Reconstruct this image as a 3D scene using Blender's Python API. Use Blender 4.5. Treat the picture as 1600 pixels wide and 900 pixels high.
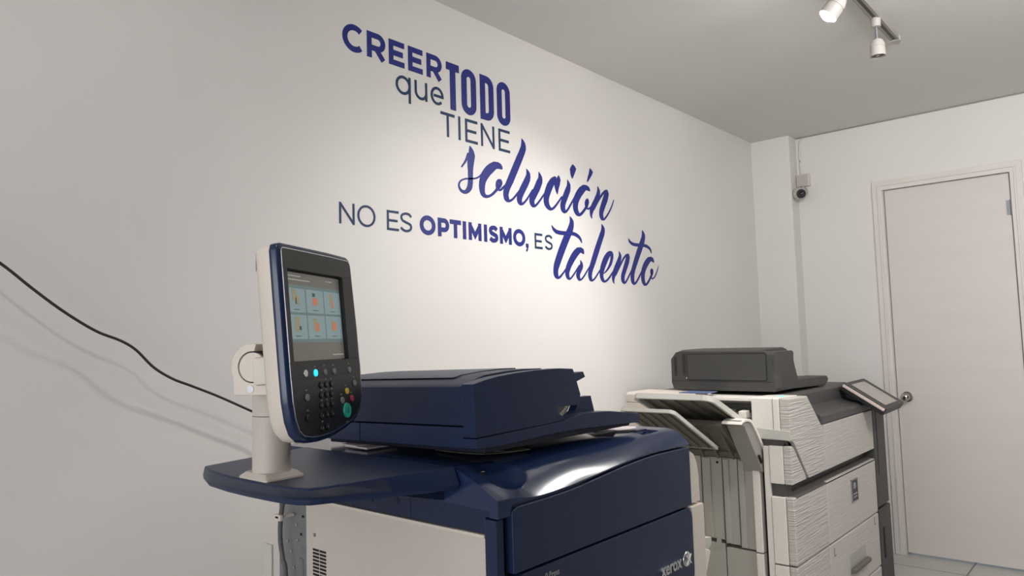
import bpy, bmesh, math, random
from mathutils import Vector, Matrix
C = bpy.context.scene.collection
PI = math.pi
rad = math.radians
for o in list(bpy.data.objects): bpy.data.objects.remove(o)

# ------------------------------------------------------------------ camera
cam = bpy.data.cameras.new('camera'); camo = bpy.data.objects.new('camera', cam); C.objects.link(camo)
CH = 1.27
cam.sensor_width = 36.0; cam.lens = 1131.216 / 1600 * 36.0; cam.clip_start = .02
yaw, pit, rol = rad(41.27440545), rad(4.21862869), rad(-1.65183618)
f = Vector((math.cos(yaw)*math.cos(pit), math.sin(yaw)*math.cos(pit), math.sin(pit)))
r = Vector((math.sin(yaw), -math.cos(yaw), 0)); u = r.cross(f)
r2 = math.cos(rol)*r + math.sin(rol)*u; u2 = -math.sin(rol)*r + math.cos(rol)*u
m3 = Matrix((r2, u2, -f)).transposed()
camo.matrix_world = Matrix.Translation((0, 0, CH)) @ m3.to_4x4()
bpy.context.scene.camera = camo

# ------------------------------------------------------------------ world, light, exposure
sc = bpy.context.scene
sc.view_settings.view_transform = 'Standard'; sc.view_settings.look = 'None'
sc.view_settings.gamma = 1.0; sc.view_settings.use_curve_mapping = False
sc.view_settings.exposure = EXPOSURE = 0.0
w = bpy.data.worlds.new('world'); sc.world = w; w.use_nodes = True
w.node_tree.nodes['Background'].inputs[0].default_value = (.75, .85, 1, 1)
w.node_tree.nodes['Background'].inputs[1].default_value = 0.5
def area(name, loc, aim, sx, sy, power, col):
    l = bpy.data.lights.new(name, 'AREA'); l.shape = 'RECTANGLE'; l.size = sx; l.size_y = sy; l.energy = power; l.color = col
    o = bpy.data.objects.new(name, l); C.objects.link(o); o.location = loc
    o.rotation_euler = (Vector(aim) - Vector(loc)).to_track_quat('-Z', 'Y').to_euler(); return o
# daylight through the shop front behind the camera, and an added fill light without fitting that brightens the far wall
LIGHTS = {
 'daylight_front': ((-3.85, -0.7, 1.35), (0, -0.5, 1.3), 3.6, 2.1, 105, (.955, .98, 1.02)),
 'far_wall_fill': ((2.2, -0.3, 2.42), (4.6, 0.9, 1.3), 0.7, 0.7, 47, (1, .985, .975)),
}
for k, v in LIGHTS.items(): area(k, *v)
SPOTS = [ # x on the track, aim, power, cone
    (0.42, (0.75, 1.855, 1.20), 4, 110),
    (1.40, (1.95, 1.855, 1.20), 5, 80),
    (2.53, (2.02, 1.70, 0.95), 58, 98)]

# ------------------------------------------------------------------ materials
M = {}
def lin(c): return tuple(((x/255)/12.92 if x/255 <= .04045 else ((x/255+.055)/1.055)**2.4) for x in c)
def mat(name, rgb, rough=.5, metal=0, noise=0, nscale=40, bump=0, bscale=200, emit=None, estr=0, spec=.5, coat=0, var=None, stretch=None, alpha=None):
    m = bpy.data.materials.new(name); m.use_nodes = True; nt = m.node_tree; b = nt.nodes['Principled BSDF']
    c = lin(rgb) + (1,)
    b.inputs['Base Color'].default_value = c; b.inputs['Roughness'].default_value = rough; b.inputs['Metallic'].default_value = metal
    b.inputs['Specular IOR Level'].default_value = spec
    if coat: b.inputs['Coat Weight'].default_value = coat; b.inputs['Coat Roughness'].default_value = .12
    tc = nt.nodes.new('ShaderNodeTexCoord'); mp = nt.nodes.new('ShaderNodeMapping'); nt.links.new(tc.outputs['Object'], mp.inputs[0])
    if stretch: mp.inputs['Scale'].default_value = stretch
    if noise:
        n = nt.nodes.new('ShaderNodeTexNoise'); n.inputs['Scale'].default_value = nscale; n.inputs['Detail'].default_value = 4
        nt.links.new(mp.outputs[0], n.inputs[0])
        mx = nt.nodes.new('ShaderNodeMix'); mx.data_type = 'RGBA'
        c2 = lin(var) + (1,) if var else tuple(x*(1-noise) for x in c[:3]) + (1,)
        mx.inputs[6].default_value = c; mx.inputs[7].default_value = c2
        rp = nt.nodes.new('ShaderNodeMapRange'); rp.inputs[1].default_value = .35; rp.inputs[2].default_value = .7
        nt.links.new(n.outputs[0], rp.inputs[0]); nt.links.new(rp.outputs[0], mx.inputs[0]); nt.links.new(mx.outputs[2], b.inputs['Base Color'])
    if bump:
        n2 = nt.nodes.new('ShaderNodeTexNoise'); n2.inputs['Scale'].default_value = bscale; n2.inputs['Detail'].default_value = 3
        nt.links.new(mp.outputs[0], n2.inputs[0])
        bp = nt.nodes.new('ShaderNodeBump'); bp.inputs['Strength'].default_value = bump; bp.inputs['Distance'].default_value = .002
        nt.links.new(n2.outputs[0], bp.inputs['Height']); nt.links.new(bp.outputs[0], b.inputs['Normal'])
    if emit: b.inputs['Emission Color'].default_value = lin(emit) + (1,); b.inputs['Emission Strength'].default_value = estr
    M[name] = m; return m
mat('wall', (223, 219, 215), .6, noise=.035, nscale=2.2, bump=.12, bscale=90)
mat('wall_grey', (120, 122, 126), .6, noise=.03, nscale=2, bump=.1, bscale=90)
mat('ceiling', (224, 222, 218), .8, noise=.03, nscale=1.5, bump=.1, bscale=120)
mat('door_paint', (214, 206, 200), .38, noise=.03, nscale=3, bump=.12, bscale=12, stretch=(1, 1, 5))
mat('frame_paint', (218, 213, 206), .45, noise=.04, nscale=5)
mat('vinyl', (34, 42, 118), .45, spec=.3)
mat('vinyl_dark', (30, 52, 86), .5, spec=.3)
mat('navy', (29, 42, 72), .38, spec=.3, bump=.25, bscale=900, noise=.05, nscale=6)
mat('navy_matte', (30, 40, 66), .42, spec=.28, bump=.25, bscale=900)
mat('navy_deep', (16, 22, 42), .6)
mat('navy_gloss', (28, 43, 76), .17, spec=.5)
mat('cream', (200, 190, 180), .5, bump=.15, bscale=700, noise=.03, nscale=5)
mat('cream_warm', (216, 205, 193), .42, noise=.02, nscale=6)
mat('black_plastic', (34, 34, 36), .42)
mat('black_face', (26, 26, 28), .3)
mat('dark', (14, 14, 15), .7)
mat('silver', (200, 202, 206), .25, metal=1)
mat('chrome', (190, 188, 184), .18, metal=1)
mat('steel', (140, 142, 144), .5, metal=.6, noise=.1, nscale=20)
mat('grey_plastic', (57, 56, 54), .5, bump=.3, bscale=800)
mat('grey_deck', (72, 71, 70), .5, bump=.3, bscale=800)
mat('charcoal', (58, 57, 56), .5, bump=.2, bscale=600)
mat('white_plastic', (230, 224, 216), .45, noise=.02, nscale=8)
mat('panel_plastic', (176, 173, 164), .5, noise=.05, nscale=5)
mat('tray_plastic', (196, 194, 186), .5)
mat('holder_grey', (150, 147, 139), .5)
mat('tray_dark', (104, 100, 93), .5, noise=.08, nscale=10)
mat('ribbed', (192, 187, 180), .5, bump=.7, bscale=8, stretch=(1.0, 1, 22))
mat('ribbed_soft', (194, 188, 182), .5, bump=.28, bscale=8, stretch=(1.0, 1, 22))
for k in ('ribbed', 'ribbed_soft'): M[k].node_tree.nodes['Bump'].inputs['Distance'].default_value = .010
mat('channel', (84, 82, 78), .6)
mat('key_grey', (128, 128, 128), .4); mat('key_black', (20, 20, 22), .35)
mat('key_green', (40, 170, 150), .35); mat('key_yellow', (225, 190, 60), .35); mat('key_red', (170, 50, 80), .35)
mat('key_lit', (60, 220, 235), .3, emit=(40, 215, 240), estr=1.0)
mat('screen_off', (112, 110, 104), .3, emit=(134, 130, 122), estr=.24)
mat('screen_band', (112, 136, 137), .3, emit=(120, 144, 146), estr=.24)
mat('tile_ui', (132, 154, 157), .3, emit=(150, 176, 180), estr=.32)
mat('icon_cream', (166, 160, 130), .3, emit=(180, 172, 140), estr=.22)
mat('icon_orange', (198, 130, 98), .3, emit=(222, 135, 95), estr=.30)
mat('ui_text', (190, 190, 180), .3, emit=(200, 200, 190), estr=.2)
mat('ui_dark', (92, 112, 116), .3)
mat('paper', (235, 222, 224), .7); mat('paper_old', (172, 166, 146), .7)
mat('cable', (34, 36, 36), .55); mat('cable_grey', (88, 88, 86), .5)
mat('lamp_white', (182, 176, 170), .4)
mat('lamp_glow', (255, 255, 255), .4, emit=(255, 252, 245), estr=190)
mat('track', (84, 79, 72), .5)
mat('rail_grey', (150, 146, 139), .5)
mat('screen_grey', (168, 164, 156), .25)
mat('bezel_bright', (214, 196, 188), .3)
mat('led_cyan', (120, 225, 225), .4, emit=(80, 220, 215), estr=.5)
mat('blue_strip', (88, 104, 140), .5)
mat('lens', (8, 8, 10), .1, coat=1)
# floor tiles
m = mat('floor', (168, 164, 156), .3, noise=.1, nscale=6); nt = m.node_tree; b = nt.nodes['Principled BSDF']
br = nt.nodes.new('ShaderNodeTexBrick'); br.offset = 0; br.inputs['Scale'].default_value = 1
br.inputs['Brick Width'].default_value = .4; br.inputs['Row Height'].default_value = .4; br.inputs['Mortar Size'].default_value = .004
br.inputs['Color1'].default_value = lin((192, 190, 184)) + (1,); br.inputs['Color2'].default_value = lin((186, 184, 178)) + (1,); br.inputs['Mortar'].default_value = lin((84, 80, 76)) + (1,)
nt.links.new(nt.nodes['Texture Coordinate'].outputs['Object'], br.inputs[0]); nt.links.new(br.outputs[0], b.inputs['Base Color'])

# ------------------------------------------------------------------ mesh helpers
def finish(name, bm, material, parent=None, root=None, xf=None, ang=32):
    """link bm (world coordinates) as one object whose origin is root's"""
    if xf is not None: bmesh.ops.transform(bm, matrix=xf, verts=bm.verts)
    base = root.location.copy() if root else Vector((0, 0, 0))
    if root: bmesh.ops.translate(bm, vec=-base, verts=bm.verts)
    bmesh.ops.recalc_face_normals(bm, faces=bm.faces)
    for fc in bm.faces: fc.smooth = True
    for e in bm.edges:
        if len(e.link_faces) == 2: e.smooth = e.calc_face_angle(0) < rad(ang)
        else: e.smooth = False
    me = bpy.data.meshes.new(name); bm.to_mesh(me); bm.free()
    mats = material if isinstance(material, (list, tuple)) else [material]
    for k in mats: me.materials.append(M[k])
    o = bpy.data.objects.new(name, me); C.objects.link(o)
    if parent: o.parent = parent
    md = o.modifiers.new('wn', 'WEIGHTED_NORMAL'); md.keep_sharp = True
    return o
def add_prism(bm, pts, axis, lo, hi, bev=0, seg=2):
    """polygon in the plane normal to axis (0:x -> (y,z); 1:y -> (x,z); 2:z -> (x,y)), extruded lo..hi"""
    def P(a, t): return (t, a[0], a[1]) if axis == 0 else ((a[0], t, a[1]) if axis == 1 else (a[0], a[1], t))
    A = [bm.verts.new(P(p, lo)) for p in pts]; B = [bm.verts.new(P(p, hi)) for p in pts]
    n = len(pts); fs = [bm.faces.new(A), bm.faces.new(B[::-1])]
    for i in range(n): fs.append(bm.faces.new((A[i], B[i], B[(i+1) % n], A[(i+1) % n])))
    bmesh.ops.recalc_face_normals(bm, faces=fs)
    if bev:
        es = set(e for fc in fs for e in fc.edges if e.calc_face_angle(0) > rad(25))
        bmesh.ops.bevel(bm, geom=list(es), offset=bev, segments=seg, profile=.5, affect='EDGES', clamp_overlap=True)
def prism(pts, axis, lo, hi, bev=0, seg=2):
    bm = bmesh.new(); add_prism(bm, pts, axis, lo, hi, bev, seg); return bm
def add_box(bm, x0, x1, y0, y1, z0, z1, bev=0, seg=2): add_prism(bm, [(x0, y0), (x1, y0), (x1, y1), (x0, y1)], 2, z0, z1, bev, seg)
def box(x0, x1, y0, y1, z0, z1, bev=0, seg=2):
    bm = bmesh.new(); add_box(bm, x0, x1, y0, y1, z0, z1, bev, seg); return bm
def rrect(x0, x1, y0, y1, r, n=6):
    p = []
    for cx, cy, a in ((x1-r, y1-r, 0), (x0+r, y1-r, 90), (x0+r, y0+r, 180), (x1-r, y0+r, 270)):
        for i in range(n+1):
            t = rad(a + 90*i/n); p.append((cx + r*math.cos(t), cy + r*math.sin(t)))
    return p
def cyl(bm, c, ax, r0, r1, h, n=32, bev=0):
    """cylinder/cone from point c along vector ax"""
    ax = Vector(ax).normalized(); q = ax.to_track_quat('Z', 'Y').to_matrix().to_4x4()
    A = [bm.verts.new((r0*math.cos(2*PI*i/n), r0*math.sin(2*PI*i/n), 0)) for i in range(n)]
    B = [bm.verts.new((r1*math.cos(2*PI*i/n), r1*math.sin(2*PI*i/n), h)) for i in range(n)]
    fs = [bm.faces.new(A[::-1]), bm.faces.new(B)]
    for i in range(n): fs.append(bm.faces.new((A[i], A[(i+1) % n], B[(i+1) % n], B[i])))
    if bev:
        es = [e for e in set(fs[0].edges) | set(fs[1].edges)]
        rs = bmesh.ops.bevel(bm, geom=es, offset=bev, segments=2, profile=.5, affect='EDGES')
        vs = set(v for v in A + B if v.is_valid) | set(rs['verts'])
    else: vs = set(A + B)
    bmesh.ops.transform(bm, matrix=Matrix.Translation(c) @ q, verts=list(vs))
def ball(bm, c, r, sx=1, sy=1, sz=1, n=24):
    bmesh.ops.create_uvsphere(bm, u_segments=n, v_segments=n//2, radius=r, matrix=Matrix.Translation(c) @ Matrix.Diagonal((sx, sy, sz, 1)))
def catmull(P, k=8):
    P = [Vector(p) for p in P]; out = []
    for i in range(len(P)-1):
        p0, p1, p2, p3 = P[max(i-1, 0)], P[i], P[i+1], P[min(i+2, len(P)-1)]
        for j in range(k):
            t = j/k
            out.append(.5*(2*p1 + (p2-p0)*t + (2*p0-5*p1+4*p2-p3)*t*t + (3*p1-p0-3*p2+p3)*t**3))
    out.append(P[-1]); return out
def tube(bm, pts, rr, n=10):
    rings = []
    for i, p in enumerate(pts):
        t = (pts[min(i+1, len(pts)-1)] - pts[max(i-1, 0)]).normalized()
        a = t.cross(Vector((0, 0, 1)))
        if a.length < .01: a = t.cross(Vector((0, 1, 0)))
        a.normalize(); b_ = t.cross(a)
        rings.append([bm.verts.new(p + rr*(a*math.cos(2*PI*j/n) + b_*math.sin(2*PI*j/n))) for j in range(n)])
    for A, B in zip(rings, rings[1:]):
        for j in range(n): bm.faces.new((A[j], A[(j+1) % n], B[(j+1) % n], B[j]))
    bm.faces.new(rings[0]); bm.faces.new(rings[-1][::-1])
def thing(name, label, cat, loc, group=None):
    o = bpy.data.objects.new(name, None); C.objects.link(o); o.location = loc; o.empty_display_size = .05
    o['label'] = label; o['category'] = cat
    if group: o['group'] = group
    bpy.context.view_layer.update()
    return o
def tag(o, label, cat, group=None):
    o['label'] = label; o['category'] = cat
    if group: o['group'] = group
    return o
def struct(o): o['kind'] = 'structure'; return o

# ------------------------------------------------------------------ the room
YW, XF, ZC, XB, YR = 1.855, 4.61, 2.504, -4.0, -3.1
struct(finish('floor', box(XB-.1, XF+.1, YR-.1, YW+.1, -.1, 0), 'floor'))
struct(finish('ceiling', box(XB-.1, XF+.1, YR-.1, YW+.1, ZC, ZC+.1), 'ceiling'))
struct(finish('wall_left', box(XB-.1, XF+.1, YW, YW+.1, 0, ZC), 'wall'))
# far wall with the door opening
DY0, DY1, DZ = .508, 1.124, 2.095
bm = bmesh.new()
add_box(bm, XF, XF+.1, YR, DY0-.01, 0, ZC); add_box(bm, XF, XF+.1, DY1+.01, YW, 0, ZC); add_box(bm, XF, XF+.1, DY0-.01, DY1+.01, DZ+.01, ZC)
struct(finish('wall_far', bm, 'wall'))
bm = bmesh.new()   # wall behind the camera with the shop-front opening
add_box(bm, XB-.1, XB, YR, -2.5, 0, ZC); add_box(bm, XB-.1, XB, 1.1, YW, 0, ZC); add_box(bm, XB-.1, XB, -2.5, 1.1, 2.4, ZC); add_box(bm, XB-.1, XB, -2.5, 1.1, 0, .3)
struct(finish('wall_back', bm, 'wall'))
struct(finish('wall_right', box(XB-.1, XF+.1, YR-.1, YR, 0, ZC), 'wall_grey'))
bm = bmesh.new()
for z in (.30, 1.0, 2.35): add_box(bm, XB-.07, XB-.03, -2.5, 1.1, z, z+.05)
for y in (-2.5, -1.3, -.12, 1.05): add_box(bm, XB-.07, XB-.03, y, y+.05, .35, 2.35)
struct(finish('window_1', bm, 'frame_paint'))
# corner pier
struct(finish('trim_1', box(4.49, XF+.002, 1.612, YW+.002, 0, ZC, .004), 'wall'))
# thin grey bead where ceiling meets the far wall
struct(finish('trim_2', (lambda b_: (add_box(b_, XF-.006, XF, YR, 1.612, ZC-.007, ZC-.001), b_)[-1])(bmesh.new()), 'holder_grey'))

# door: leaf, frame, hinges, handle
d = finish('door_1', box(XF+.012, XF+.052, DY0+.004, DY1-.002, .012, DZ-.004, .002), 'door_paint'); struct(d)
bm = bmesh.new()
def frame_poly(o, zt, i): return [(DY1+o, 0), (DY1+o, zt+o), (DY0-o, zt+o), (DY0-o, 0), (DY0-i, 0), (DY0-i, zt+i), (DY1+i, zt+i), (DY1+i, 0)]
add_prism(bm, frame_poly(.058, DZ-.006, .002), 0, XF-.016, XF+.002, .003)
add_prism(bm, frame_poly(.010, DZ, .001), 0, XF+.002, XF+.09)
add_prism(bm, frame_poly(.030, DZ, .020), 0, XF-.022, XF-.014, .002)
fr = finish('door_frame', bm, 'frame_paint', d); fr['kind'] = 'structure'
for z in (1.905, .25):
    bm = bmesh.new(); cyl(bm, (XF+.004, DY0+.001, z-.04), (0, 0, 1), .007, .007, .08, 12); add_box(bm, XF+.002, XF+.011, DY0+.002, DY0+.022, z-.038, z+.038)
    finish('hinge', bm, 'steel', d)
bm = bmesh.new(); hz, hy = .89, 1.072
cyl(bm, (XF+.012, hy, hz), (-1, 0, 0), .031, .029, .007, 32, .0015)
cyl(bm, (XF+.006, hy, hz), (-1, 0, 0), .012, .011, .035, 20)
ball(bm, (XF-.038, hy, hz), .024, .8, 1, 1)
cyl(bm, (XF-.055, hy, hz), (-1, 0, 0), .008, .007, .004, 16)
finish('door_handle', bm, 'chrome', d)

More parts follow.
